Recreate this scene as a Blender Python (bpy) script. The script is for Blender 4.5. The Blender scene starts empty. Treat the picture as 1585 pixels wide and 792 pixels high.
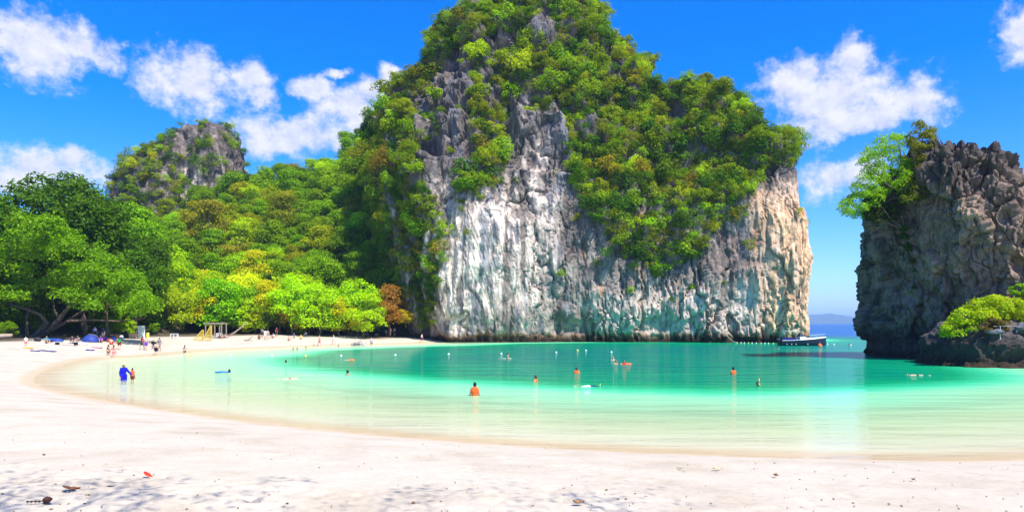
import bpy, math, random
import numpy as np
from mathutils import Vector

# ------------------------------------------------------------------ camera
SC = bpy.context.scene
COL = SC.collection
F, CX, HY, H = 1091.0, 792.5, 500.0, 3.8      # focal length in photo pixels, principal column, horizon row, eye height

cam_data = bpy.data.cameras.new('camera')
cam = bpy.data.objects.new('camera', cam_data)
COL.objects.link(cam)
cam.location = (0, 0, H)
cam.rotation_euler = (math.radians(90), 0, 0)
cam_data.sensor_width = 36.0
cam_data.lens = 36.0 * F / 1585.0
cam_data.shift_y = 104.0 / 1585.0
cam_data.clip_end = 40000
SC.camera = cam

# ------------------------------------------------------------------ exposure
SC.view_settings.view_transform = 'Standard'
SC.view_settings.look = 'None'
SC.view_settings.gamma = 1.0
SC.view_settings.use_curve_mapping = False
SC.view_settings.exposure = 0.85
SC.cycles.use_denoising = True
SC.cycles.max_bounces = 7
SC.cycles.diffuse_bounces = 3
SC.cycles.glossy_bounces = 3
SC.cycles.transparent_max_bounces = 8
SC.cycles.volume_bounces = 0
SC.cycles.caustics_reflective = False
SC.cycles.caustics_refractive = False
SC.cycles.sample_clamp_indirect = 6.0

# ------------------------------------------------------------------ sun and sky
SUN_AZ = math.atan2(0.68, -0.73)          # to the right and behind the camera
SUN_EL = math.radians(57)
to_sun = Vector((math.sin(SUN_AZ) * math.cos(SUN_EL), math.cos(SUN_AZ) * math.cos(SUN_EL), math.sin(SUN_EL)))
sd = bpy.data.lights.new('sun', 'SUN')
sd.energy = 4.6
sd.angle = math.radians(0.5)
sd.color = (1.0, 0.95, 0.86)
sun = bpy.data.objects.new('sun', sd)
COL.objects.link(sun)
sun.rotation_euler = (-to_sun).to_track_quat('-Z', 'Y').to_euler()
sun.location = to_sun * 300


def nd(nt, kind, **kw):
    n = nt.nodes.new(kind)
    ins = kw.pop('ins', None) or {}
    for k, v in kw.items():
        setattr(n, k, v)
    for k, v in ins.items():
        if hasattr(v, 'is_output') or isinstance(v, bpy.types.NodeSocket):
            nt.links.new(v, n.inputs[k])
        else:
            n.inputs[k].default_value = v
    return n


def mth(nt, op, a, b=None, c=None, clamp=False):
    ins = {0: a}
    if b is not None:
        ins[1] = b
    if c is not None:
        ins[2] = c
    return nd(nt, 'ShaderNodeMath', operation=op, use_clamp=clamp, ins=ins).outputs[0]


def mixc(nt, fac, a, b, mode='MIX'):
    n = nd(nt, 'ShaderNodeMix', data_type='RGBA', blend_type=mode)
    for k, v in ((0, fac), (6, a), (7, b)):
        if isinstance(v, bpy.types.NodeSocket):
            nt.links.new(v, n.inputs[k])
        else:
            n.inputs[k].default_value = v if k == 0 else (*v[:3], 1)
    return n.outputs[2]


def ramp(nt, fac, stops, interp='LINEAR'):
    n = nt.nodes.new('ShaderNodeValToRGB')
    n.color_ramp.interpolation = interp
    el = n.color_ramp.elements
    while len(el) < len(stops):
        el.new(0.5)
    for e, (p, c) in zip(el, stops):
        e.position = p
        e.color = (*c[:3], 1) if not isinstance(c, (int, float)) else (c, c, c, 1)
    nt.links.new(fac, n.inputs[0])
    return n.outputs[0]


def smooth01(nt, v, lo, hi):
    n = nd(nt, 'ShaderNodeMapRange', interpolation_type='SMOOTHSTEP', ins={0: v, 1: lo, 2: hi, 3: 0.0, 4: 1.0})
    return n.outputs[0]


def build_world():
    w = bpy.data.worlds.new('World')
    SC.world = w
    w.use_nodes = True
    nt = w.node_tree
    nt.nodes.clear()
    out = nd(nt, 'ShaderNodeOutputWorld')
    bg = nd(nt, 'ShaderNodeBackground')
    bg.inputs[1].default_value = 0.088
    nt.links.new(bg.outputs[0], out.inputs[0])
    sky = nd(nt, 'ShaderNodeTexSky', sky_type='NISHITA', sun_disc=False, sun_elevation=SUN_EL, sun_rotation=SUN_AZ,
             air_density=1.0, dust_density=0.6, ozone_density=3.0)
    hs = nd(nt, 'ShaderNodeHueSaturation', ins={'Hue': 0.5, 'Saturation': 1.55, 'Value': 1.40, 'Color': sky.outputs[0]})
    skyc = mixc(nt, 1.0, hs.outputs[0], (0.64, 0.83, 1.22), 'MULTIPLY')
    gen = nd(nt, 'ShaderNodeTexCoord').outputs['Generated']
    sep = nd(nt, 'ShaderNodeSeparateXYZ', ins={0: gen})
    x, y, z = sep.outputs
    az = mth(nt, 'ARCTAN2', x, y)
    az = mth(nt, 'WRAP', az, 0.78, -0.78)              # the same fair-weather clouds go on all round
    hor = mth(nt, 'SQRT', mth(nt, 'ADD', mth(nt, 'MULTIPLY', x, x), mth(nt, 'MULTIPLY', y, y)))
    el = mth(nt, 'DIVIDE', z, mth(nt, 'MAXIMUM', hor, 0.02))
    P0 = nd(nt, 'ShaderNodeCombineXYZ', ins={0: az, 1: el}).outputs[0]
    # domain warp for billowy outlines
    wn = nd(nt, 'ShaderNodeTexNoise', ins={'Vector': P0, 'Scale': 22.0, 'Detail': 5.0, 'Roughness': 0.6})
    wv = nd(nt, 'ShaderNodeVectorMath', operation='SUBTRACT', ins={0: wn.outputs[1], 1: (0.5, 0.5, 0.5)}).outputs[0]
    wv = nd(nt, 'ShaderNodeVectorMath', operation='SCALE', ins={0: wv, 'Scale': 0.045}).outputs[0]
    P = nd(nt, 'ShaderNodeVectorMath', operation='ADD', ins={0: P0, 1: wv}).outputs[0]
    flat = nd(nt, 'ShaderNodeVectorMath', operation='MULTIPLY', ins={0: P, 1: (1, 1, 0)}).outputs[0]
    blobs = [(60, 70, 82, 52), (20, 55, 40, 45), (120, 70, 45, 34), (160, 90, 40, 26),
             (290, 130, 88, 50), (300, 105, 44, 34), (385, 122, 40, 28), (408, 150, 30, 18),
             (488, 138, 40, 22), (545, 165, 62, 40), (460, 212, 105, 34), (430, 225, 62, 24), (575, 140, 40, 24), (606, 112, 22, 20),
             (70, 262, 110, 30), (20, 275, 60, 26), (120, 250, 40, 20),
             (1322, 95, 34, 40), (1290, 150, 130, 52), (1230, 125, 62, 38), (1420, 158, 52, 40), (1310, 190, 130, 26),
             (1590, 52, 50, 46), (1290, 278, 60, 30), (1330, 262, 40, 24),
             (525, 112, 24, 8)]
    best = None
    for (px, py, rx, ry) in blobs:
        a = math.atan((px - CX) / F)
        e = (HY - py) / F * math.cos(a)
        k = math.cos(a) ** 2
        v = nd(nt, 'ShaderNodeVectorMath', operation='SUBTRACT', ins={0: flat, 1: (a, e, 0)}).outputs[0]
        v = nd(nt, 'ShaderNodeVectorMath', operation='MULTIPLY', ins={0: v, 1: (F / rx / k, F / ry, 0)}).outputs[0]
        d2 = nd(nt, 'ShaderNodeVectorMath', operation='DOT_PRODUCT', ins={0: v, 1: v}).outputs[1]
        s = mth(nt, 'SUBTRACT', 1.0, mth(nt, 'SQRT', d2))
        best = s if best is None else nd(nt, 'ShaderNodeMath', operation='SMOOTH_MAX', ins={0: best, 1: s, 2: 0.25}).outputs[0]
    fb = nd(nt, 'ShaderNodeTexNoise', ins={'Vector': P0, 'Scale': 24.0, 'Detail': 11.0, 'Roughness': 0.66}).outputs[0]
    fbs_p = nd(nt, 'ShaderNodeVectorMath', operation='ADD', ins={0: P0, 1: (0.006, 0.012, 0)}).outputs[0]
    fb2 = nd(nt, 'ShaderNodeTexNoise', ins={'Vector': fbs_p, 'Scale': 24.0, 'Detail': 6.0, 'Roughness': 0.55}).outputs[0]
    bc = mth(nt, 'MAXIMUM', best, -2.0)
    dens = mth(nt, 'ADD', bc, mth(nt, 'MULTIPLY', mth(nt, 'SUBTRACT', fb, 0.5), 2.4))
    fac = smooth01(nt, dens, -0.2, 0.68)
    # sunlit side and grey underside of each cloud
    lit = mth(nt, 'ADD', 0.62, mth(nt, 'MULTIPLY', mth(nt, 'SUBTRACT', fb, fb2), 2.2))
    lit = mth(nt, 'ADD', lit, mth(nt, 'MULTIPLY', mth(nt, 'SUBTRACT', fb, 0.5), 0.9), clamp=True)
    cc = mixc(nt, lit, (3.9, 4.3, 5.9), (6.3, 6.3, 6.5))
    cfac = mth(nt, 'MULTIPLY', fac, 0.93)
    low = smooth01(nt, z, -0.01, 0.02)
    cfac = mth(nt, 'MULTIPLY', cfac, low)
    col = mixc(nt, cfac, skyc, cc)
    nt.links.new(col, bg.inputs[0])
    w.cycles.sampling_method = 'MANUAL'
    w.cycles.sample_map_resolution = 512


build_world()

# ------------------------------------------------------------------ numbers
RNG = np.random.default_rng(7)
random.seed(7)
_perm = np.random.default_rng(3).permutation(256).astype(np.int64)
_perm = np.concatenate([_perm, _perm, _perm])
_grad = np.random.default_rng(5).normal(size=(256, 3))
_grad /= np.linalg.norm(_grad, axis=1)[:, None]


def perlin(p):
    p = np.asarray(p, float)
    i = np.floor(p).astype(np.int64)
    f = p - i
    u = f * f * f * (f * (f * 6 - 15) + 10)
    i &= 255
    out = 0
    for dx in (0, 1):
        wx = u[..., 0] if dx else 1 - u[..., 0]
        a = _perm[(i[..., 0] + dx) & 255]
        for dy in (0, 1):
            wy = u[..., 1] if dy else 1 - u[..., 1]
            b = _perm[a + ((i[..., 1] + dy) & 255)]
            for dz in (0, 1):
                wz = u[..., 2] if dz else 1 - u[..., 2]
                g = _grad[_perm[b + ((i[..., 2] + dz) & 255)]]
                d = g[..., 0] * (f[..., 0] - dx) + g[..., 1] * (f[..., 1] - dy) + g[..., 2] * (f[..., 2] - dz)
                out = out + wx * wy * wz * d
    return out * 1.5


def fbm(p, octaves=4, gain=0.5, lac=2.03):
    p = np.asarray(p, float)
    s, a, n = 0, 1.0, 0
    for k in range(octaves):
        s = s + a * perlin(p + 17.3 * k)
        n += a
        a *= gain
        p = p * lac
    return s / n


def ridged(p, octaves=3, gain=0.5):
    p = np.asarray(p, float)
    s, a, n = 0, 1.0, 0
    for k in range(octaves):
        s = s + a * (1 - 2 * np.abs(perlin(p + 9.1 * k)))
        n += a
        a *= gain
        p = p * 2.07
    return s / n


def worley(p):
    """distance to nearest and second nearest cell point, and a random number per cell"""
    p = np.asarray(p, float)
    i = np.floor(p).astype(np.int64)
    f1 = np.full(p.shape[:-1], 9.0)
    f2 = f1.copy()
    cid = np.zeros(p.shape[:-1])
    for dx in (-1, 0, 1):
        for dy in (-1, 0, 1):
            for dz in (-1, 0, 1):
                c = i + np.array([dx, dy, dz])
                h = _perm[_perm[_perm[c[..., 0] & 255] + (c[..., 1] & 255)] + (c[..., 2] & 255)]
                j = np.stack([_perm[h], _perm[h + 71], _perm[h + 151]], -1) / 255.0
                d = np.sqrt(((c + j - p) ** 2).sum(-1))
                nearer = d < f1
                f2 = np.where(nearer, f1, np.minimum(f2, d))
                cid = np.where(nearer, _perm[h + 211] / 255.0, cid)
                f1 = np.where(nearer, d, f1)
    return f1, f2, cid


def sstep(a, b, x):
    t = np.clip((x - a) / (b - a), 0, 1)
    return t * t * (3 - 2 * t)


def at(px, py, z=0.0):
    """world point at height z seen at that photo pixel"""
    d = (H - z) * F / (py - HY)
    return ((px - CX) / F * d, d, z)


def atd(px, d, z=0.0):
    return ((px - CX) / F * d, d, z)


def proj(P):
    P = np.asarray(P, float)
    return CX + F * P[..., 0] / P[..., 1], HY - F * (P[..., 2] - H) / P[..., 1]


def in_poly(px, py, poly):
    px, py = np.asarray(px), np.asarray(py)
    c = np.zeros(px.shape, bool)
    n = len(poly)
    for k in range(n):
        x1, y1 = poly[k]
        x2, y2 = poly[(k + 1) % n]
        cond = ((y1 > py) != (y2 > py)) & (px < (x2 - x1) * (py - y1) / ((y2 - y1) or 1e-9) + x1)
        c ^= cond
    return c


# ------------------------------------------------------------------ mesh helpers
def mesh_np(name, verts, faces, smooth=False):
    """faces: (n,3) or (n,4) int array"""
    verts = np.ascontiguousarray(verts, dtype=np.float32)
    faces = np.ascontiguousarray(faces, dtype=np.int32)
    me = bpy.data.meshes.new(name)
    nv, (nf, k) = len(verts), faces.shape
    me.vertices.add(nv)
    me.vertices.foreach_set('co', verts.ravel())
    me.loops.add(nf * k)
    me.loops.foreach_set('vertex_index', faces.ravel())
    me.polygons.add(nf)
    me.polygons.foreach_set('loop_start', np.arange(0, nf * k, k, dtype=np.int32))
    me.polygons.foreach_set('loop_total', np.full(nf, k, dtype=np.int32))
    me.polygons.foreach_set('use_smooth', np.full(nf, smooth))
    me.update(calc_edges=True)
    return me


def mesh_py(name, verts, faces, smooth=False):
    me = bpy.data.meshes.new(name)
    me.from_pydata([tuple(map(float, v)) for v in verts], [], faces)
    me.polygons.foreach_set('use_smooth', np.full(len(me.polygons), smooth))
    me.update()
    return me


def vcol(me, name, rgb):
    a = me.attributes.new(name, 'FLOAT_COLOR', 'POINT')
    c = np.ones((len(rgb), 4), np.float32)
    c[:, :3] = rgb
    a.data.foreach_set('color', c.ravel())


def vval(me, name, v):
    a = me.attributes.new(name, 'FLOAT', 'POINT')
    a.data.foreach_set('value', np.asarray(v, np.float32))


def obj(name, me, mat=None, parent=None, loc=None, rot=None, scale=None):
    o = bpy.data.objects.new(name, me)
    COL.objects.link(o)
    if mat is not None and me is not None and not me.materials:
        me.materials.append(mat)
    if parent is not None:
        o.parent = parent
    if loc is not None:
        o.location = loc
    if rot is not None:
        o.rotation_euler = rot
    if scale is not None:
        o.scale = scale if hasattr(scale, '__len__') else (scale,) * 3
    return o


def tag(o, label, cat=None, group=None, kind=None):
    o['label'] = label
    if cat:
        o['category'] = cat
    if group:
        o['group'] = group
    if kind:
        o['kind'] = kind
    return o


def empty(name, loc=(0, 0, 0), rz=0.0, scale=1.0):
    o = bpy.data.objects.new(name, None)
    COL.objects.link(o)
    o.location = loc
    o.rotation_euler = (0, 0, rz)
    o.scale = (scale,) * 3 if not hasattr(scale, '__len__') else scale
    o.empty_display_size = 0.3
    return o


class MB:
    """collects simple shapes into one mesh"""
    def __init__(self):
        self.v, self.f = [], []

    def add(self, vs, fs):
        b = len(self.v)
        self.v += [tuple(map(float, p)) for p in vs]
        self.f += [tuple(b + i for i in f) for f in fs]
        return self

    def box(self, c, s, rz=0.0, ry=0.0, rx=0.0, bev=0.0):
        sx, sy, sz = s[0] / 2, s[1] / 2, s[2] / 2
        vs = []
        if bev > 0:
            b = min(bev, sx * .9, sy * .9, sz * .9)
            pts = []
            for (kx, ky, kz) in ((sx, sy - b, sz - b), (sx - b, sy, sz - b), (sx - b, sy - b, sz)):
                for a in (-1, 1):
                    for d in (-1, 1):
                        for e in (-1, 1):
                            pts.append((a * kx, d * ky, e * kz))
            import bmesh
            bm = bmesh.new()
            for p in pts:
                bm.verts.new(p)
            bmesh.ops.convex_hull(bm, input=bm.verts[:])
            bm.verts.index_update()
            vs = [v.co[:] for v in bm.verts]
            fs = [tuple(v.index for v in f.verts) for f in bm.faces]
            bm.free()
        else:
            vs = [(a * sx, d * sy, e * sz) for a in (-1, 1) for d in (-1, 1) for e in (-1, 1)]
            fs = [(0, 1, 3, 2), (4, 6, 7, 5), (0, 4, 5, 1), (2, 3, 7, 6), (0, 2, 6, 4), (1, 5, 7, 3)]
        from mathutils import Euler
        m = Euler((rx, ry, rz)).to_matrix()
        vs = [m @ Vector(p) + Vector(c) for p in vs]
        return self.add(vs, fs)

    def tube(self, pts, radii, n=6, cap=True):
        pts = [Vector(p) for p in pts]
        if not hasattr(radii, '__len__'):
            radii = [radii] * len(pts)
        vs, fs = [], []
        up = Vector((0.13, 0.31, 1)).normalized()
        for i, p in enumerate(pts):
            t = (pts[min(i + 1, len(pts) - 1)] - pts[max(i - 1, 0)]).normalized()
            a = t.cross(up)
            if a.length < 1e-3:
                a = t.cross(Vector((1, 0, 0)))
            a.normalize()
            b = t.cross(a)
            for k in range(n):
                an = 2 * math.pi * k / n
                vs.append(p + (a * math.cos(an) + b * math.sin(an)) * radii[i])
        for i in range(len(pts) - 1):
            for k in range(n):
                k2 = (k + 1) % n
                fs.append((i * n + k, i * n + k2, (i + 1) * n + k2, (i + 1) * n + k))
        if cap:
            fs.append(tuple(range(n))[::-1])
            fs.append(tuple((len(pts) - 1) * n + k for k in range(n)))
        return self.add(vs, fs)

    def lathe(self, prof, n=12, c=(0, 0, 0)):
        vs, fs = [], []
        for (r, z) in prof:
            for k in range(n):
                a = 2 * math.pi * k / n
                vs.append((c[0] + r * math.cos(a), c[1] + r * math.sin(a), c[2] + z))
        for i in range(len(prof) - 1):
            for k in range(n):
                k2 = (k + 1) % n
                fs.append((i * n + k, i * n + k2, (i + 1) * n + k2, (i + 1) * n + k))
        fs.append(tuple(range(n))[::-1])
        fs.append(tuple((len(prof) - 1) * n + k for k in range(n)))
        return self.add(vs, fs)

    def ball(self, c, r, n=10, m=6):
        rx, ry, rz = r if hasattr(r, '__len__') else (r, r, r)
        prof = [(math.sin(math.pi * (i + 0.02) / (m + 0.04)), -math.cos(math.pi * (i + 0.02) / (m + 0.04))) for i in range(m + 1)]
        b = MB().lathe(prof, n)
        return self.add([(c[0] + v[0] * rx, c[1] + v[1] * ry, c[2] + v[2] * rz) for v in b.v], b.f)

    def mesh(self, name, smooth=False):
        return mesh_py(name, self.v, self.f, smooth)

    def build(self, name, mat, parent=None, smooth=False, loc=None, rot=None):
        return obj(name, self.mesh(name, smooth), mat, parent, loc, rot)


# ------------------------------------------------------------------ materials
_mats = {}


def simple(name, rgb, rough=0.7, spec=0.3, noise=0.12, nscale=6.0, bump=0.0):
    """plain procedural material: colour with a little mottling"""
    key = name
    if key in _mats:
        return _mats[key]
    m = bpy.data.materials.new(name)
    m.use_nodes = True
    nt = m.node_tree
    b = nt.nodes['Principled BSDF']
    tc = nd(nt, 'ShaderNodeTexCoord').outputs['Object']
    n = nd(nt, 'ShaderNodeTexNoise', ins={'Vector': tc, 'Scale': nscale, 'Detail': 4.0, 'Roughness': 0.6})
    lo = tuple(c * (1 - noise * 1.6) for c in rgb)
    hi = tuple(min(1, c * (1 + noise * 1.2)) for c in rgb)
    nt.links.new(ramp(nt, n.outputs[0], [(0.3, lo), (0.7, hi)]), b.inputs['Base Color'])
    b.inputs['Roughness'].default_value = rough
    b.inputs['Specular IOR Level'].default_value = spec
    if bump:
        bn = nd(nt, 'ShaderNodeBump', ins={'Strength': bump, 'Distance': 0.05, 'Height': n.outputs[0]})
        nt.links.new(bn.outputs[0], b.inputs['Normal'])
    _mats[key] = m
    return m


def foliage_mat(name, source='object', trans=0.4):
    m = bpy.data.materials.new(name)
    m.use_nodes = True
    nt = m.node_tree
    nt.nodes.clear()
    out = nd(nt, 'ShaderNodeOutputMaterial')
    if source == 'object':
        base = nd(nt, 'ShaderNodeObjectInfo').outputs['Color']
    else:
        base = nd(nt, 'ShaderNodeAttribute', attribute_name='tint').outputs['Color']
    geo = nd(nt, 'ShaderNodeNewGeometry')
    r = geo.outputs['Random Per Island']
    # leaf to leaf differences: young leaves yellower, old ones deeper
    hue = nd(nt, 'ShaderNodeMapRange', ins={0: r, 1: 0.0, 2: 1.0, 3: 0.488, 4: 0.508}).outputs[0]
    val = ramp(nt, mth(nt, 'FRACT', mth(nt, 'MULTIPLY', r, 7.13)), [(0.0, 0.72), (0.6, 1.0), (1.0, 1.25)])
    hs = nd(nt, 'ShaderNodeHueSaturation', ins={'Hue': hue, 'Saturation': 1.0, 'Value': val, 'Color': base})
    lc = mixc(nt, 1.0, hs.outputs[0], (1.14, 1.24, 0.5), 'MULTIPLY')
    dif = nd(nt, 'ShaderNodeBsdfDiffuse', ins={'Color': lc})
    tcol = mixc(nt, 1.0, lc, (1.25, 1.15, 0.45), 'MULTIPLY')
    tr = nd(nt, 'ShaderNodeBsdfTranslucent', ins={'Color': tcol})
    mx = nd(nt, 'ShaderNodeMixShader', ins={0: trans, 1: dif.outputs[0], 2: tr.outputs[0]})
    gl = nd(nt, 'ShaderNodeBsdfGlossy', ins={'Color': (1, 1, 1, 1), 'Roughness': 0.45})
    mx2 = nd(nt, 'ShaderNodeMixShader', ins={0: 0.007, 1: mx.outputs[0], 2: gl.outputs[0]})
    nt.links.new(mx2.outputs[0], out.inputs[0])
    return m


M_LEAF = foliage_mat('leaf_green')
M_LEAF_T = foliage_mat('leaf_green_mixed', 'tint')
M_BARK = simple('bark', (0.16, 0.115, 0.08), 0.9, 0.1, 0.35, 3.0, 0.6)
M_BARK_PALE = simple('bark_pale', (0.42, 0.36, 0.29), 0.9, 0.1, 0.25, 3.0, 0.5)


def rock_mat(name, fine=1.0):
    m = bpy.data.materials.new(name)
    m.use_nodes = True
    nt = m.node_tree
    b = nt.nodes['Principled BSDF']
    base = nd(nt, 'ShaderNodeAttribute', attribute_name='stone').outputs['Color']
    tc = nd(nt, 'ShaderNodeTexCoord').outputs['Object']
    st = nd(nt, 'ShaderNodeMapping', ins={0: tc, 3: (1.0, 1.0, 0.14)}).outputs[0]
    n1 = nd(nt, 'ShaderNodeTexNoise', ins={'Vector': st, 'Scale': 1.3 * fine, 'Detail': 8.0, 'Roughness': 0.72}).outputs[0]
    n2 = nd(nt, 'ShaderNodeTexNoise', ins={'Vector': tc, 'Scale': 0.9 * fine, 'Detail': 8.0, 'Roughness': 0.72}).outputs[0]
    base = mixc(nt, 1.0, base, (1.12, 0.985, 0.90), 'MULTIPLY')
    k1 = ramp(nt, n1, [(0.30, 0.42), (0.5, 1.0), (0.70, 1.25)])
    c = mixc(nt, 1.0, base, k1, 'MULTIPLY')
    k2 = ramp(nt, n2, [(0.3, (0.62, 0.60, 0.60)), (0.52, (1, 1, 1)), (0.75, (1.16, 1.1, 1.02))])
    c = mixc(nt, 1.0, c, k2, 'MULTIPLY')
    nt.links.new(c, b.inputs['Base Color'])
    b.inputs['Roughness'].default_value = 0.92
    b.inputs['Specular IOR Level'].default_value = 0.15
    vor = nd(nt, 'ShaderNodeTexVoronoi', feature='DISTANCE_TO_EDGE', ins={'Vector': st, 'Scale': 0.9 * fine}).outputs['Distance']
    hgt = mth(nt, 'ADD', mth(nt, 'MULTIPLY', n1, 0.9), mth(nt, 'MULTIPLY', n2, 1.2))
    hgt = mth(nt, 'ADD', hgt, mth(nt, 'MULTIPLY', mth(nt, 'MINIMUM', vor, 0.12), 2.2))
    bn = nd(nt, 'ShaderNodeBump', ins={'Strength': 0.65, 'Distance': 0.26 / fine, 'Height': hgt})
    nt.links.new(bn.outputs[0], b.inputs['Normal'])
    return m


M_ROCK = rock_mat('limestone')
M_ROCK_NEAR = rock_mat('limestone_near', 1.7)

# ------------------------------------------------------------------ land and sea
near = [at(1585, 713), at(1400, 713), at(1150, 706), at(980, 700), at(800, 690), at(600, 675), at(400, 655), at(250, 635), at(130, 615),
        at(60, 600), at(44, 588), at(62, 574), at(100, 561), at(140, 553), at(200, 551), at(250, 547), at(300, 542), at(400, 537.5),
        at(500, 534), at(600, 531.5), at(650, 530.2)]
LAND = [(74, 74), (60, 58), (54, 46), (46, 33), (34, 25)] + [(p[0], p[1]) for p in near] + \
       [(-12, 147), (10, 158), (35, 160), (60, 162), (58, 215), (0, 280), (-200, 420), (-700, 420), (-700, -300), (400, -300), (400, 70)]
LAND = np.array(LAND, float)


def chaikin(P, n=2, closed=True):
    for _ in range(n):
        Q = np.roll(P, -1, 0)
        P = np.stack([0.75 * P + 0.25 * Q, 0.25 * P + 0.75 * Q], 1).reshape(-1, P.shape[1])
    return P


LAND_S = chaikin(LAND, 2)


def shore_dist(x, y):
    """signed distance to the waterline, positive on land"""
    sh = x.shape
    x, y = x.ravel(), y.ravel()
    best = np.full(x.shape, 1e9)
    A, B = LAND_S, np.roll(LAND_S, -1, 0)
    for (ax, ay), (bx, by) in zip(A, B):
        dx, dy = bx - ax, by - ay
        t = np.clip(((x - ax) * dx + (y - ay) * dy) / (dx * dx + dy * dy + 1e-12), 0, 1)
        best = np.minimum(best, (x - ax - t * dx) ** 2 + (y - ay - t * dy) ** 2)
    d = np.sqrt(best)
    ins = in_poly(x, y, [tuple(p) for p in LAND_S])
    return np.where(ins, d, -d).reshape(sh)


RIDGE_PX = [-400, -150, 0, 100, 160, 250, 370, 430, 475, 520, 560, 600, 640, 700, 800]
RIDGE_Z = [10, 11, 12, 15, 19, 28, 37, 40, 41, 45, 52, 60, 67, 74, 60]
FOOT_PX = [-400, -100, 0, 120, 250, 300, 420, 560, 640, 680, 800]
FOOT_D = [95, 98, 104, 112, 124, 138, 144, 147, 152, 160, 175]


def hill_z(x, y):
    d = np.maximum(y, 1.0)
    px = CX + F * x / d
    rz = np.interp(px, RIDGE_PX, RIDGE_Z)
    ft = np.interp(px, FOOT_PX, FOOT_D)
    t = np.clip((d - ft) / (212 - ft), 0, 1.0)
    z = rz * t ** 1.12
    z = z * (1 - 0.5 * sstep(225, 330, d))
    return np.where(y > 60, z, 0)


def ground_z(x, y, sd=None):
    x, y = np.asarray(x, float), np.asarray(y, float)
    if sd is None:
        sd = shore_dist(x, y)
    beach = 2.05 * (1 - np.exp(-np.maximum(sd, 0) / 13.0))
    dep = -sd
    q = fbm(np.stack([x * 0.03, y * 0.03, x * 0], -1), 3)
    dd = dep + 3 * q
    # the far side of the bay drops off sooner than the near side
    sea = -(0.055 * np.minimum(np.maximum(dep, 0), 22) + 2.4 * sstep(15.5, 25.5, dd) + 0.045 * np.maximum(dd - 24, 0))
    sea = np.maximum(sea, -9)
    hz = hill_z(x, y)
    return np.where(sd > 0, beach + hz * sstep(3, 14, sd), sea)


GRID = {}


def gz1(x, y):
    """height of the sand sheet under a point"""
    xs, ys, Z = GRID['x'], GRID['y'], GRID['z']
    i = min(max(int(np.searchsorted(xs, x)) - 1, 0), len(xs) - 2)
    j = min(max(int(np.searchsorted(ys, y)) - 1, 0), len(ys) - 2)
    u = min(max((x - xs[i]) / (xs[i + 1] - xs[i]), 0), 1)
    v = min(max((y - ys[j]) / (ys[j + 1] - ys[j]), 0), 1)
    return float((Z[j, i] * (1 - u) + Z[j, i + 1] * u) * (1 - v) + (Z[j + 1, i] * (1 - u) + Z[j + 1, i + 1] * u) * v)


def axis(segs):
    """list of (start, end, step)"""
    a = []
    for s, e, st in segs:
        a.append(np.arange(s, e - 1e-6, st))
    a.append([segs[-1][1]])
    return np.concatenate(a)


def grid_faces(nx, ny):
    i = np.arange(nx * ny).reshape(ny, nx)
    return np.stack([i[:-1, :-1], i[:-1, 1:], i[1:, 1:], i[1:, :-1]], -1).reshape(-1, 4)


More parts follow.
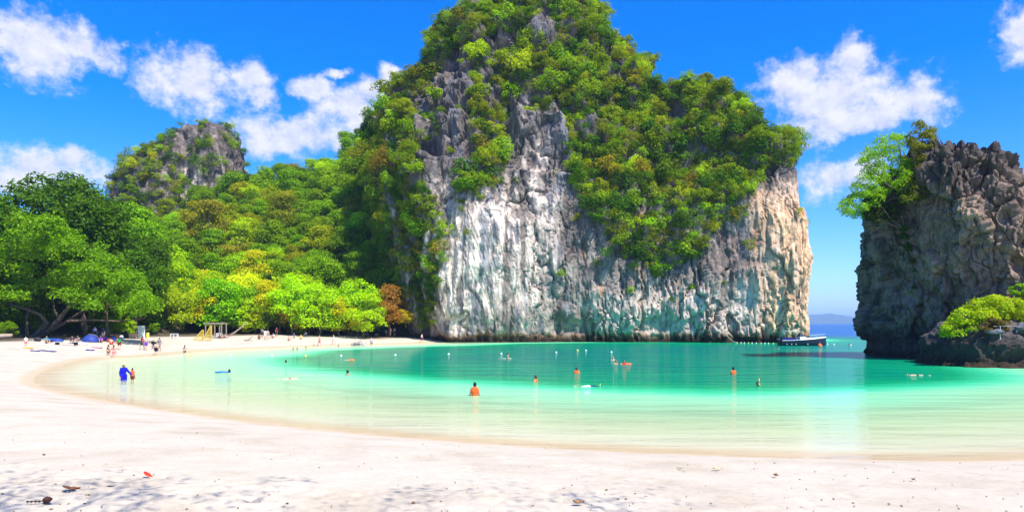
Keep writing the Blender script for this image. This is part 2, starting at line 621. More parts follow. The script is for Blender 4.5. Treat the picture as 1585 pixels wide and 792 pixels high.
def build_ground():
    xs = axis([(-700, -200, 25), (-200, -120, 4), (-120, -40, 1.3), (-40, -16, 0.6), (-16, 16, 0.115), (16, 60, 0.7), (60, 160, 4), (160, 700, 30)])
    ys = axis([(-300, -20, 14), (-20, 4, 1.5), (4, 22, 0.115), (22, 60, 0.5), (60, 150, 0.9), (150, 260, 2.2), (260, 800, 18)])
    X, Y = np.meshgrid(xs, ys)
    sd = shore_dist(X, Y)
    Z = ground_z(X, Y, sd)
    # wind ripples and trodden sand
    p2 = np.stack([X, Y, X * 0], -1)
    dry = sstep(1.0, 5.0, sd)
    Z = Z + dry * (0.05 * fbm(p2 * 0.35, 3) + 0.022 * fbm(p2 * 1.6 + 5, 3))
    nearm = (np.abs(X) < 17) & (Y > 3) & (Y < 23)
    rg = np.random.default_rng(11)
    foot = np.zeros_like(Z)
    for k in range(520):
        fx, fy = rg.uniform(-15, 15), rg.uniform(9, 18)
        if k < 260:                                    # the trodden patches in the corner and by the middle
            fx, fy = (rg.normal(-6.8, 2.0), rg.normal(10.6, 0.8)) if k % 3 else (rg.normal(-0.8, 2.2), rg.normal(10.5, 0.7))
        an = rg.uniform(0, math.pi)
        l, w, dp = rg.uniform(0.15, 0.24), rg.uniform(0.07, 0.11), rg.uniform(0.015, 0.05)
        ix = np.where(np.abs(xs - fx) < 0.9)[0]
        iy = np.where(np.abs(ys - fy) < 0.9)[0]
        if len(ix) < 3 or len(iy) < 3:
            continue
        sl = np.s_[iy[0]:iy[-1] + 1, ix[0]:ix[-1] + 1]
        dx, dy = X[sl] - fx, Y[sl] - fy
        u, v = dx * math.cos(an) + dy * math.sin(an), -dx * math.sin(an) + dy * math.cos(an)
        r2 = (u / l) ** 2 + (v / w) ** 2
        foot[sl] += -dp * np.exp(-r2) + 0.45 * dp * np.exp(-((np.sqrt(r2) - 1.7) ** 2) * 3)
    Z = Z + foot * sstep(1.2, 3.5, sd)
    GRID.update(x=xs, y=ys, z=Z)
    V = np.stack([X, Y, Z], -1).reshape(-1, 3)
    me = mesh_np('beach_sand', V, grid_faces(len(xs), len(ys)), True)
    hz = hill_z(X, Y).ravel()
    vval(me, 'shore', sd.ravel())
    edge = sd.ravel() + 3.0 * fbm(V * np.array([0.15, 0.15, 0]), 3)
    soil = sstep(16, 21, edge) * (V[:, 1] > 60) * (V[:, 0] < 20)
    soil = np.maximum(soil, sstep(0.6, 2.0, hz))
    pxg = CX + F * V[:, 0] / np.maximum(V[:, 1], 1)
    soil = np.maximum(soil, sstep(5, 9, edge) * (pxg > 560) * (V[:, 1] > 120))
    vval(me, 'soil', soil)
    m = bpy.data.materials.new('coral_sand')
    m.use_nodes = True
    nt = m.node_tree
    b = nt.nodes['Principled BSDF']
    tc = nd(nt, 'ShaderNodeTexCoord').outputs['Object']
    sh = nd(nt, 'ShaderNodeAttribute', attribute_name='shore').outputs['Fac']
    so = nd(nt, 'ShaderNodeAttribute', attribute_name='soil').outputs['Fac']
    n1 = nd(nt, 'ShaderNodeTexNoise', ins={'Vector': tc, 'Scale': 0.5, 'Detail': 6.0, 'Roughness': 0.65}).outputs[0]
    n2 = nd(nt, 'ShaderNodeTexNoise', ins={'Vector': tc, 'Scale': 9.0, 'Detail': 6.0, 'Roughness': 0.75}).outputs[0]
    n3 = nd(nt, 'ShaderNodeTexNoise', ins={'Vector': tc, 'Scale': 60.0, 'Detail': 3.0, 'Roughness': 0.7}).outputs[0]
    drys = ramp(nt, n1, [(0.28, (0.41, 0.34, 0.245)), (0.5, (0.50, 0.43, 0.328)), (0.75, (0.54, 0.47, 0.372))])
    gr = ramp(nt, n2, [(0.25, 0.80), (0.5, 1.0), (0.8, 1.08)])
    drys = mixc(nt, 1.0, drys, gr, 'MULTIPLY')
    wet = ramp(nt, n1, [(0.25, (0.47, 0.35, 0.21)), (0.75, (0.54, 0.415, 0.27))])
    wob = mth(nt, 'ADD', sh, mth(nt, 'MULTIPLY', mth(nt, 'SUBTRACT', n1, 0.5), 1.6))
    wetness = nd(nt, 'ShaderNodeMapRange', interpolation_type='SMOOTHSTEP', ins={0: wob, 1: 0.35, 2: 0.95, 3: 1.0, 4: 0.0}).outputs[0]
    # sea bed, pale under the shallows
    bed = mixc(nt, smooth01(nt, sh, -3.0, -0.6), (0.58, 0.54, 0.42), wet)
    c = mixc(nt, wetness, drys, bed)
    soilc = ramp(nt, n2, [(0.3, (0.05, 0.04, 0.022)), (0.7, (0.13, 0.10, 0.06))])
    c = mixc(nt, so, c, soilc)
    nt.links.new(c, b.inputs['Base Color'])
    rg_ = nd(nt, 'ShaderNodeMapRange', ins={0: wetness, 1: 0.0, 2: 1.0, 3: 0.95, 4: 0.6}).outputs[0]
    nt.links.new(rg_, b.inputs['Roughness'])
    b.inputs['Specular IOR Level'].default_value = 0.2
    hg = mth(nt, 'ADD', n2, mth(nt, 'MULTIPLY', n3, 0.35))
    st = nd(nt, 'ShaderNodeMapRange', ins={0: wetness, 1: 0.0, 2: 1.0, 3: 0.35, 4: 0.04}).outputs[0]
    bn = nd(nt, 'ShaderNodeBump', ins={'Strength': st, 'Distance': 0.09, 'Height': hg})
    nt.links.new(bn.outputs[0], b.inputs['Normal'])
    o = obj('beach_sand', me, m)
    tag(o, 'white sand beach curving round the bay', kind='structure')
    return o


build_ground()


def build_sea():
    xs = axis([(-16000, -3000, 3000), (-3000, -300, 300), (-300, -70, 12), (-70, 70, 0.7), (70, 200, 4), (200, 800, 40), (800, 3000, 300), (3000, 16000, 3000)])
    ys = axis([(-60, 8, 4), (8, 60, 0.6), (60, 150, 0.9), (150, 400, 8), (400, 1200, 50), (1200, 4000, 250), (4000, 24000, 2500)])
    X, Y = np.meshgrid(xs, ys)
    sd = shore_dist(X, Y)
    dep = np.maximum(-ground_z(X, Y, sd), 0)
    open_ = sstep(150, 260, Y) * 4 + sstep(60, 110, X) * 2
    dep = dep + open_
    V = np.stack([X, Y, 0 * X], -1).reshape(-1, 3)
    fc = grid_faces(len(xs), len(ys))
    # keep only where there is water (and a margin that dips under the sand)
    keep = (sd.ravel()[fc] < 2.5).any(1)
    fc = fc[keep]
    used = np.unique(fc)
    mp = np.full(len(V), -1)
    mp[used] = np.arange(len(used))
    me = mesh_np('sea', V[used], mp[fc], True)
    vval(me, 'depth', dep.ravel()[used])
    m = bpy.data.materials.new('sea_water')
    m.use_nodes = True
    nt = m.node_tree
    nt.nodes.clear()
    out = nd(nt, 'ShaderNodeOutputMaterial')
    tc = nd(nt, 'ShaderNodeTexCoord').outputs['Object']
    dp = nd(nt, 'ShaderNodeAttribute', attribute_name='depth').outputs['Fac']
    pn = nd(nt, 'ShaderNodeTexNoise', ins={'Vector': tc, 'Scale': 0.09, 'Detail': 4.0, 'Roughness': 0.55}).outputs[0]
    dpv = mth(nt, 'MULTIPLY', dp, mth(nt, 'ADD', 0.72, mth(nt, 'MULTIPLY', pn, 0.56)))
    dn = mth(nt, 'DIVIDE', dpv, 12.0, clamp=True)
    body = ramp(nt, dn, [(0.0, (0.68, 0.66, 0.40)), (0.028, (0.56, 0.72, 0.40)), (0.065, (0.30, 0.70, 0.39)), (0.11, (0.10, 0.58, 0.31)), (0.15, (0.03, 0.45, 0.21)),
                         (0.23, (0.003, 0.27, 0.11)), (0.36, (0.0, 0.175, 0.11)), (0.52, (0.0, 0.12, 0.135)), (0.85, (0.0, 0.075, 0.28))])
    opac = ramp(nt, dn, [(0.0, 0.05), (0.025, 0.35), (0.06, 0.72), (0.09, 0.90), (0.14, 1.0)])
    tint = ramp(nt, dn, [(0.0, (1, 1, 1)), (0.05, (0.90, 0.99, 0.86)), (0.12, (0.6, 0.95, 0.8)), (0.25, (0.2, 0.8, 0.6))])
    wm = nd(nt, 'ShaderNodeMapping', ins={0: tc, 3: (0.32, 1.25, 1)}).outputs[0]
    w1 = nd(nt, 'ShaderNodeTexNoise', ins={'Vector': wm, 'Scale': 0.42, 'Detail': 3.0, 'Roughness': 0.5}).outputs[0]
    w2 = nd(nt, 'ShaderNodeTexNoise', ins={'Vector': wm, 'Scale': 2.6, 'Detail': 3.0, 'Roughness': 0.6}).outputs[0]
    hg = mth(nt, 'ADD', mth(nt, 'MULTIPLY', w1, 0.26), mth(nt, 'MULTIPLY', w2, 0.035))
    bn = nd(nt, 'ShaderNodeBump', ins={'Strength': 1.0, 'Distance': 1.0, 'Height': hg}).outputs[0]
    tr = nd(nt, 'ShaderNodeBsdfTransparent', ins={'Color': tint})
    df = nd(nt, 'ShaderNodeBsdfDiffuse', ins={'Color': body})
    mx = nd(nt, 'ShaderNodeMixShader', ins={0: opac, 1: tr.outputs[0], 2: df.outputs[0]})
    gl = nd(nt, 'ShaderNodeBsdfGlossy', ins={'Color': (1, 1, 1, 1), 'Roughness': 0.03, 'Normal': bn})
    fr = nd(nt, 'ShaderNodeFresnel', ins={'IOR': 1.33, 'Normal': bn}).outputs[0]
    fr = mth(nt, 'MINIMUM', mth(nt, 'MULTIPLY', fr, 0.40), 0.36)
    mx2 = nd(nt, 'ShaderNodeMixShader', ins={0: fr, 1: mx.outputs[0], 2: gl.outputs[0]})
    nt.links.new(mx2.outputs[0], out.inputs[0])
    o = obj('sea', me, m)
    tag(o, 'clear emerald sea water filling the bay', kind='structure')


build_sea()

# ------------------------------------------------------------------ limestone
def catmull(P, n):
    P = np.asarray(P, float)
    m = len(P)
    out = []
    for k in range(m):
        p0, p1, p2, p3 = P[(k - 1) % m], P[k], P[(k + 1) % m], P[(k + 2) % m]
        t = np.linspace(0, 1, 24, endpoint=False)[:, None]
        out.append(0.5 * (2 * p1 + (p2 - p0) * t + (2 * p0 - 5 * p1 + 4 * p2 - p3) * t ** 2 + (3 * p1 - p0 - 3 * p2 + p3) * t ** 3))
    C = np.concatenate(out)
    # resample: the side towards the bay gets most of the columns
    D = np.linalg.norm(np.roll(C, -1, 0) - C, axis=1)
    mid_v = 0.5 * (C[:, 1] + np.roll(C[:, 1], -1))
    wgt = D * np.where(mid_v < 0.45, 1.0, 0.22)
    s = np.concatenate([[0], np.cumsum(wgt)])
    q = np.linspace(0, s[-1], n, endpoint=False)
    CC = np.vstack([C, C[:1]])
    return np.stack([np.interp(q, s, CC[:, 0]), np.interp(q, s, CC[:, 1])], -1)


def loft(outline, table, ncol, zrows, ell=(35, 75)):
    """table rows: z, xl, xr, yf, yb.  Returns grid of points (rows, cols, 3)"""
    T = np.array(table, float)
    O = catmull(outline, ncol)
    ang = np.arctan2(O[:, 1] - 0.5, O[:, 0] - 0.5)
    E = np.stack([0.5 + 0.5 * np.sign(np.cos(ang)) * np.abs(np.cos(ang)) ** 0.85, 0.5 + 0.5 * np.sign(np.sin(ang)) * np.abs(np.sin(ang)) ** 0.85], -1)
    z = zrows[:, None]
    xl, xr, yf, yb = (np.interp(zrows, T[:, 0], T[:, k])[:, None] for k in (1, 2, 3, 4))
    w = sstep(ell[0], ell[1], z)
    u = O[None, :, 0] * (1 - w) + E[None, :, 0] * w
    v = O[None, :, 1] * (1 - w) + E[None, :, 1] * w
    return np.stack([xl + (xr - xl) * u, yf + (yb - yf) * v, z + 0 * u], -1)


def grid_normals(G):
    du = np.roll(G, -1, 1) - np.roll(G, 1, 1)
    dv = np.gradient(G, axis=0)
    n = np.cross(du, dv)
    n /= np.linalg.norm(n, axis=2)[..., None] + 1e-9
    return n


def ring_mesh(name, G):
    r, c, _ = G.shape
    V = G.reshape(-1, 3)
    i = np.arange(r * c).reshape(r, c)
    j = np.roll(i, -1, 1)
    fc = np.stack([i[:-1], j[:-1], j[1:], i[1:]], -1).reshape(-1, 4)
    top = G[-1].mean(0)
    V = np.vstack([V, top[None] + [[0, 0, 0.3]]])
    cap = np.stack([i[-1], j[-1], np.full(c, r * c), np.full(c, r * c)], -1)
    me = mesh_np(name, V, fc, False)
    # the crown is closed with a fan
    me2 = bpy.data.meshes.new(name)
    import bmesh
    bm = bmesh.new()
    bm.from_mesh(me)
    bm.verts.ensure_lookup_table()
    # mesh_np dropped nothing: last vertex is the loose apex
    a = bm.verts[r * c]
    for k in range(c):
        f = bm.faces.new((bm.verts[i[-1, k]], bm.verts[j[-1, k]], a))
    bm.to_mesh(me2)
    bm.free()
    bpy.data.meshes.remove(me)
    return me2, V


STONE = dict(pale=(0.44, 0.405, 0.36), white=(0.80, 0.745, 0.66), slate=(0.135, 0.16, 0.20), blue=(0.25, 0.29, 0.34), ochre=(0.70, 0.50, 0.30),
             rust=(0.46, 0.24, 0.09), dark=(0.105, 0.10, 0.098), tide=(0.035, 0.026, 0.018), moss=(0.10, 0.11, 0.05))
STONE = {k: np.array(v) for k, v in STONE.items()}


def lerp(a, b, t):
    return a * (1 - t[..., None]) + b * t[..., None]


def build_karst():
    outline = [(0, 0.45), (0.015, 0.26), (0.04, 0.15), (0.065, 0.105), (0.09, 0.12), (0.115, 0.085), (0.14, 0.03), (0.2, 0.005), (0.28, 0.0), (0.36, 0.02),
               (0.45, 0.035), (0.55, 0.015), (0.65, 0.01), (0.73, -0.005), (0.80, 0.0), (0.88, -0.035), (0.945, -0.045), (0.985, 0.03), (1.0, 0.2), (0.99, 0.45),
               (0.95, 0.75), (0.8, 0.95), (0.5, 1.0), (0.2, 0.95), (0.05, 0.75)]
    table = [(-3, -25, 63.0, 138, 215), (0, -25, 62.4, 138, 215), (1, -25, 61.6, 138.4, 215), (6.7, -26, 60.8, 138, 215), (15, -28, 61.4, 137.6, 214),
             (24, -30, 61.8, 138, 213), (28.4, -31, 60.0, 139, 212), (34, -33, 58.8, 141, 212),
             (41.4, -34, 59.0, 145, 211), (48.7, -33.5, 55.0, 149.5, 210), (54.5, -31.5, 48.0, 153, 209), (57.4, -29.5, 42.0, 154.5, 208), (60.3, -27.5, 37, 156, 207),
             (68.5, -22.5, 33.5, 160, 204), (74.6, -18, 28.5, 164, 201), (80.5, -12.5, 20.5, 168, 198), (84, -6, 11, 172, 193), (86, -1, 6, 176, 189)]
    zr = np.concatenate([np.linspace(-3, 44, 205), np.linspace(44, 86, 120)[1:]])
    G = loft(outline, table, 640, zr)
    N = grid_normals(G)
    z = G[..., 2]
    P = G
    big = fbm(P / 19.0, 3)
    med = fbm(P / np.array([7.5, 7.5, 10.0]) + 3.1, 3)
    flute = ridged(P / np.array([2.6, 2.6, 17.0]) + 8.0, 3)
    blk = fbm(P / np.array([2.2, 2.2, 3.2]) + 1.7, 4)
    fine = fbm(P / np.array([0.7, 0.7, 1.6]) + 4.4, 3)
    up = sstep(22, 60, z)
    wp = P + 1.6 * np.stack([fbm(P / 4 + 61, 2), fbm(P / 4 + 67, 2), fbm(P / 4 + 71, 2)], -1)
    a1, a2, ai = worley(wp / np.array([4.8, 4.8, 19.0]))
    b1, b2, bi = worley(wp / np.array([1.5, 1.5, 6.5]) + 5)
    ppx, ppy = proj(P)
    wash = np.clip(1.2 * np.exp(-(((ppx - 770) / 85) ** 2 + ((ppy - 405) / 100) ** 2)) + 0.9 * np.exp(-(((ppx - 1235) / 45) ** 2 + ((ppy - 420) / 90) ** 2)), 0, 1)
    rough = (0.35 + 0.65 * sstep(-0.25, 0.2, fbm(P / 13 + 40, 2))) * (1 - 0.72 * wash)
    flut = np.clip(flute, -0.6, 1)
    disp = 2.6 * big * (0.7 + up * 1.5) + 1.6 * med * (0.6 + 1.1 * up) + (0.75 + 0.3 * up) * (flut - 0.2) * (0.5 + sstep(-0.3, 0.5, med))
    disp += (1.5 * (ai - 0.5) + 0.6 * (bi - 0.5)) * rough * (1 + 0.8 * up) - 0.7 * (1 - sstep(0.0, 0.12, a2 - a1)) * rough - 0.4 * (1 - sstep(0.0, 0.16, b2 - b1)) * rough
    disp += (0.5 + 0.3 * up) * blk * rough + 0.3 * fine * (1 - 0.5 * wash) + 0.55 * wash * ridged(P / np.array([1.1, 1.1, 26.0]) + 50, 2)
    zt = z + 7.0 * fbm(P / 21.0 + 81, 3) + 0.10 * P[..., 0]
    saw = (zt / 12.5) % 1.0
    saw = np.where(saw < 0.80, saw / 0.80, 1 - sstep(0.80, 1.0, saw))
    disp += 4.3 * (saw - 0.5) * sstep(30, 40, z)
    # clefts running down the upper mountain
    clf = ridged(np.stack([(P[..., 0] + 0.25 * z) / 13.0, P[..., 1] / 40, z / 60], -1) + 17, 2)
    disp -= 2.6 * sstep(0.45, 0.95, clf) * sstep(26, 40, z)
    # overhanging brow with hanging curtains, and the wave-cut notch beneath it
    along = P[..., 0] + 0.4 * P[..., 1]
    one = np.zeros_like(along)
    brow_z = 4.6 + 2.2 * perlin(np.stack([along / 9.0, one, one], -1)) + 1.6 * perlin(np.stack([along / 2.3, one + 7, one], -1)) + 0.8 * perlin(np.stack([along / 0.9, one + 9, one], -1))
    cave = sstep(-0.05, 0.4, perlin(np.stack([along / 8.0, one + 3, one], -1)) + 0.10)
    notch = sstep(1.2, 2.4, z + 0.7 * blk) * (1 - sstep(-0.9, 0.2, z - brow_z))
    disp -= notch * (0.08 + 0.5 * cave * (1 - 0.85 * sstep(1060, 1120, ppx))) * (1 + 0.6 * blk)
    disp += 0.35 * np.exp(-((z - brow_z - 1.4) / 1.3) ** 2) * cave * (1 - sstep(1060, 1120, ppx))
    disp += np.exp(-((z - 1.0) / 0.7) ** 2) * 1.2 * (blk + 0.5 * (bi - 0.5) - 0.25)
    disp -= 0.9 * np.exp(-((z - 0.1) / 0.55) ** 2) + 0.2
    disp -= 1.6 * sstep(53, 59, P[..., 0]) * (1 - up)
    edge = 1 - 0.6 * sstep(78, 86, z)
    G = G + N * (disp * edge)[..., None]
    G[..., 2] = np.where(z < -1, np.minimum(G[..., 2], -0.6), G[..., 2])
    me, V = ring_mesh('limestone_cliff', G)
    # ---- stone colours: stains run down the face
    Q = V
    px, py = proj(Q)
    z = Q[:, 2]
    st1 = fbm(Q / np.array([1.7, 1.7, 26.0]) + 3, 3)
    st2 = fbm(Q / np.array([3.4, 3.4, 30.0]) + 13, 3)
    mot = fbm(Q / 4.5 + 23, 4)
    bl = fbm(Q / 11.0 + 51, 3)
    ci = np.append((0.6 * ai + 0.4 * bi).ravel(), 0.5)
    c = lerp(STONE['pale'][None], STONE['dark'][None], sstep(-0.12, 0.22, mot + 0.6 * bl + 0.5 * (ci - 0.5)) * 0.86)
    crk = np.append(np.maximum(1 - sstep(0.0, 0.10, a2 - a1), 0.8 * (1 - sstep(0.0, 0.12, b2 - b1))).ravel(), 0)
    # weathered dark upper mountain
    c = lerp(c, STONE['dark'][None], sstep(27, 38, z + 9 * bl) * 0.80)
    # washed white face over the left half of the cove wall
    g = np.exp(-(((px - 775) / 95) ** 2 + ((py - 400) / 105) ** 2)) * 1.25 + 0.75 * np.exp(-(((px - 690) / 50) ** 2 + ((py - 440) / 90) ** 2))
    g += 0.55 * np.exp(-(((px - 830) / 45) ** 2 + ((py - 220) / 70) ** 2)) + 0.45 * np.exp(-(((px - 655) / 25) ** 2 + ((py - 200) / 50) ** 2))
    wm = np.clip(g * 0.95 + 0.7 * st2 + 0.45 * mot + 0.35 * (ci - 0.5) - 0.22, 0, 1)
    c = lerp(c, STONE['white'][None] * 1.06, sstep(0.12, 0.55, wm) * 0.96)
    # dark and blue-grey run-off streaks
    sk = sstep(0.08, 0.24, st1 + 0.3 * st2)
    c = lerp(c, STONE['slate'][None], sk * 0.9 * sstep(0.1, 0.5, g + 0.4))
    sk2 = sstep(0.10, 0.28, -st1 + 0.6 * st2)
    c = lerp(c, STONE['blue'][None], sk2 * 0.85 * np.clip(g, 0, 1))
    st3 = fbm(Q / np.array([2.3, 2.3, 70.0]) + 203, 3)
    c = lerp(c, STONE['dark'][None] * 1.05, sstep(0.08, 0.24, st3) * 0.8 * sstep(3, 9, z + 4 * mot) * (1 - 0.75 * sstep(1150, 1210, px)))
    # pale streaky band low on the wall to the right
    lowb = np.exp(-((py - 470) / 48) ** 2) * sstep(860, 960, px)
    c = lerp(c, STONE['white'][None], np.clip(lowb * (0.62 + 1.5 * st1 + 1.0 * mot), 0, 0.92))
    wz = np.clip(1.15 * np.exp(-(((px - 960) / 120) ** 2 + ((py - 400) / 60) ** 2)), 0, 1)
    c = lerp(c, np.array([0.17, 0.15, 0.135])[None], np.clip(wz * (0.55 + 1.4 * mot), 0, 0.9))
    # warm cream end of the headland
    wr = sstep(1145, 1200, px + 45 * mot) * sstep(265, 330, py)
    c = lerp(c, STONE['ochre'][None] * 1.12, np.clip(wr * (0.90 + 0.5 * st2), 0, 0.97))
    c = lerp(c, STONE['white'][None], np.clip(wr * (0.0 + 1.3 * st1), 0, 0.55))
    rust = sstep(0.22, 0.5, fbm(Q / np.array([2.6, 2.6, 6.0]) + 77, 3)) * sstep(840, 930, px) * sstep(280, 340, py) * (1 - sstep(455, 490, py))
    c = lerp(c, STONE['rust'][None] * 1.2, rust * 0.6)
    grey = np.exp(-(((px - 1075) / 95) ** 2 + ((py - 400) / 42) ** 2))
    c = lerp(c, np.array([0.20, 0.17, 0.155])[None], np.clip(grey * 0.9 + 0.4 * mot * grey, 0, 0.85))
    cav = sstep(0.5, 1.0, np.append(notch.ravel() * cave.ravel(), 0))
    c = lerp(c, np.array([0.34, 0.27, 0.21])[None], cav * 0.3)
    c = lerp(c, STONE['dark'][None] * 0.8, crk * 0.55)
    # oysters and algae at the tide line
    tz = z + 0.9 * mot + 0.5 * st1
    c = lerp(c, STONE['rust'][None] * 0.42, (1 - sstep(1.2, 2.3, tz)) * 0.75)
    c = lerp(c, STONE['tide'][None], 1 - sstep(0.75, 1.5, tz))
    vcol(me, 'stone', np.clip(c, 0.012, 0.9))
    o = obj('limestone_cliff', me, M_ROCK)
    tag(o, 'tall limestone cliff overgrown with shrubs rising from the far side of the bay', kind='structure')
    return V, me


def build_stack():
    outline = [(0, 0.62), (0.02, 0.52), (0.07, 0.44), (0.16, 0.38), (0.27, 0.30), (0.36, 0.16), (0.5, 0.06), (0.62, 0.06), (0.75, 0.0), (0.9, 0.05), (1, 0.3), (1, 0.6),
               (0.85, 0.9), (0.5, 1.0), (0.15, 0.88)]
    table = [(-3, 40.4, 67, 62, 92), (0.0, 40.6, 66, 62.3, 91), (1.6, 40.2, 64, 63.2, 91), (4.5, 39.7, 61, 64, 91), (7.9, 40.0, 56.5, 65.2, 90), (10, 39.5, 54, 66, 89), (12.8, 39.0, 52.0, 66.8, 87),
             (14.4, 38.7, 50.9, 67.3, 86), (17.0, 39.0, 50.0, 68, 85), (18.3, 40.0, 49.8, 68.6, 84), (19.6, 41.2, 50.0, 69.4, 83), (20.6, 42.6, 49.9, 70.0, 82), (21.4, 43.6, 49.2, 71.0, 81), (21.9, 44.5, 48.4, 72.5, 79)]
    zr = np.linspace(-3, 21.9, 190)
    G = loft(outline, table, 420, zr, ell=(17, 24))
    N = grid_normals(G)
    P = G
    z = G[..., 2]
    big = fbm(P / 8.0 + 5, 3)
    flute = ridged(P / np.array([1.5, 1.5, 5.5]) + 2.0, 3)
    blk = fbm(P / np.array([1.3, 1.3, 1.7]) + 9.7, 4)
    fine = fbm(P / 0.42 + 4.4, 2)
    top = sstep(12, 20, z)
    wp = P + 0.7 * np.stack([fbm(P / 2 + 61, 2), fbm(P / 2 + 67, 2), fbm(P / 2 + 71, 2)], -1)
    a1, a2, ai = worley(wp / np.array([2.4, 2.4, 4.2]) + 2)
    b1, b2, bi = worley(wp / np.array([0.8, 0.8, 2.2]) + 5)
    disp = 1.2 * big + (0.42 + 0.4 * top) * (flute - 0.25) + (0.45 + 0.6 * top) * blk + 0.15 * fine
    lo = 1 - 0.45 * (1 - top)
    disp += (1.3 + 0.5 * top) * (ai - 0.5) + lo * 0.6 * (bi - 0.5) - 0.4 * lo * (1 - sstep(0, 0.12, a2 - a1)) - 0.3 * lo * (1 - sstep(0, 0.16, b2 - b1)) + 0.35 * fbm(P / np.array([0.7, 0.7, 0.5]) + 33, 3)
    disp -= 1.1 * (1 - sstep(40.0, 44.0, P[..., 0]))
    # diagonal joints
    jn = ridged(np.stack([(P[..., 0] * 0.8 + z * 0.55) / 3.3, P[..., 1] / 6, z / 9], -1) + 31, 2)
    disp -= 0.55 * sstep(0.55, 0.95, jn)
    disp -= 0.9 * np.exp(-((z - 1.3) / 1.1) ** 2)
    G = G + N * disp[..., None]
    G[..., 2] = np.where(z < -1, np.minimum(G[..., 2], -0.6), G[..., 2])
    me, V = ring_mesh('sea_stack', G)
    Q = V
    px, py = proj(Q)
    z = Q[:, 2]
    mot = fbm(Q / 2.2 + 23, 4)
    st = fbm(Q / np.array([0.7, 0.7, 7.0]) + 3, 3)
    bl = fbm(Q / 6.0 + 51, 3)
    c = lerp(np.array([0.22, 0.18, 0.145])[None], np.array([0.06, 0.052, 0.046])[None], sstep(-0.12, 0.3, mot + 0.7 * bl))
    c = lerp(c, np.array([0.40, 0.31, 0.225])[None], sstep(0.02, 0.25, bl + 0.6 * mot + 0.08) * sstep(1390, 1460, px) * 0.85)  # tan patches kept to the right side, sunlit warmth painted into the stone
    c = lerp(c, STONE['dark'][None] * 0.62, sstep(15, 19.5, z + 2.5 * mot) * 0.9)
    c = lerp(c, STONE['blue'][None] * 0.7, sstep(0.1, 0.4, st) * (1 - sstep(1400, 1440, px)) * 0.55)  # bluish shade of the left face painted in as streaks
    c = lerp(c, STONE['ochre'][None], sstep(0.42, 0.6, fbm(Q / 1.6 + 91, 3)) * 0.6)
    tz = z + 0.5 * mot
    c = lerp(c, STONE['dark'][None] * 0.6, (1 - sstep(2.0, 4.2, tz + 1.0 * bl)) * 0.85)
    c = lerp(c, STONE['tide'][None], 1 - sstep(0.4, 1.0, tz))
    vcol(me, 'stone', np.clip(c, 0.012, 0.9))
    o = obj('sea_stack', me, M_ROCK_NEAR)
    tag(o, 'dark craggy limestone stack leaning over the water at the right of the bay', 'rock')
    return V, me


def build_shelf():
    outline = [(0, 0.5), (0.03, 0.25), (0.12, 0.1), (0.25, 0.06), (0.4, 0.0), (0.55, 0.05), (0.7, 0.0), (0.88, 0.06), (0.97, 0.2), (1, 0.5), (0.9, 0.9), (0.5, 1.0), (0.1, 0.9)]
    table = [(-3, 38.0, 66, 57.5, 72), (0, 38.3, 66, 58, 72), (1, 38.6, 66, 58.2, 72), (2.0, 39.0, 65, 58.4, 72), (2.8, 39.8, 64.5, 59.2, 71), (3.4, 40.5, 63.5, 60.2, 70), (3.9, 42.5, 62, 61.8, 69)]
    zr = np.linspace(-3, 3.9, 70)
    G = loft(outline, table, 300, zr, ell=(6, 9))
    N = grid_normals(G)
    P = G
    disp = 0.9 * fbm(P / 4.5 + 15, 3) + 0.55 * ridged(P / np.array([1.3, 1.3, 2.2]) + 2, 3) * 0.7 + 0.5 * fbm(P / 1.1 + 6, 4) - 0.6 * np.exp(-((P[..., 2] - 0.9) / 0.7) ** 2)
    G = G + N * disp[..., None]
    me, V = ring_mesh('rock_shelf', G)
    mot = fbm(V / 1.5 + 2, 4)
    c = lerp(STONE['dark'][None] * 0.45, np.array([0.11, 0.107, 0.11])[None], sstep(1.8, 3.6, V[:, 2] + 0.9 * mot) * 0.8)
    c = lerp(c, STONE['tide'][None], 1 - sstep(0.3, 1.3, V[:, 2] + 0.5 * mot))
    vcol(me, 'stone', np.clip(c, 0.012, 0.9))
    o = obj('rock_shelf', me, M_ROCK_NEAR)
    tag(o, 'low dark rock shelf with a leafy bush on top at the foot of the stack', 'rock')
    return V, me


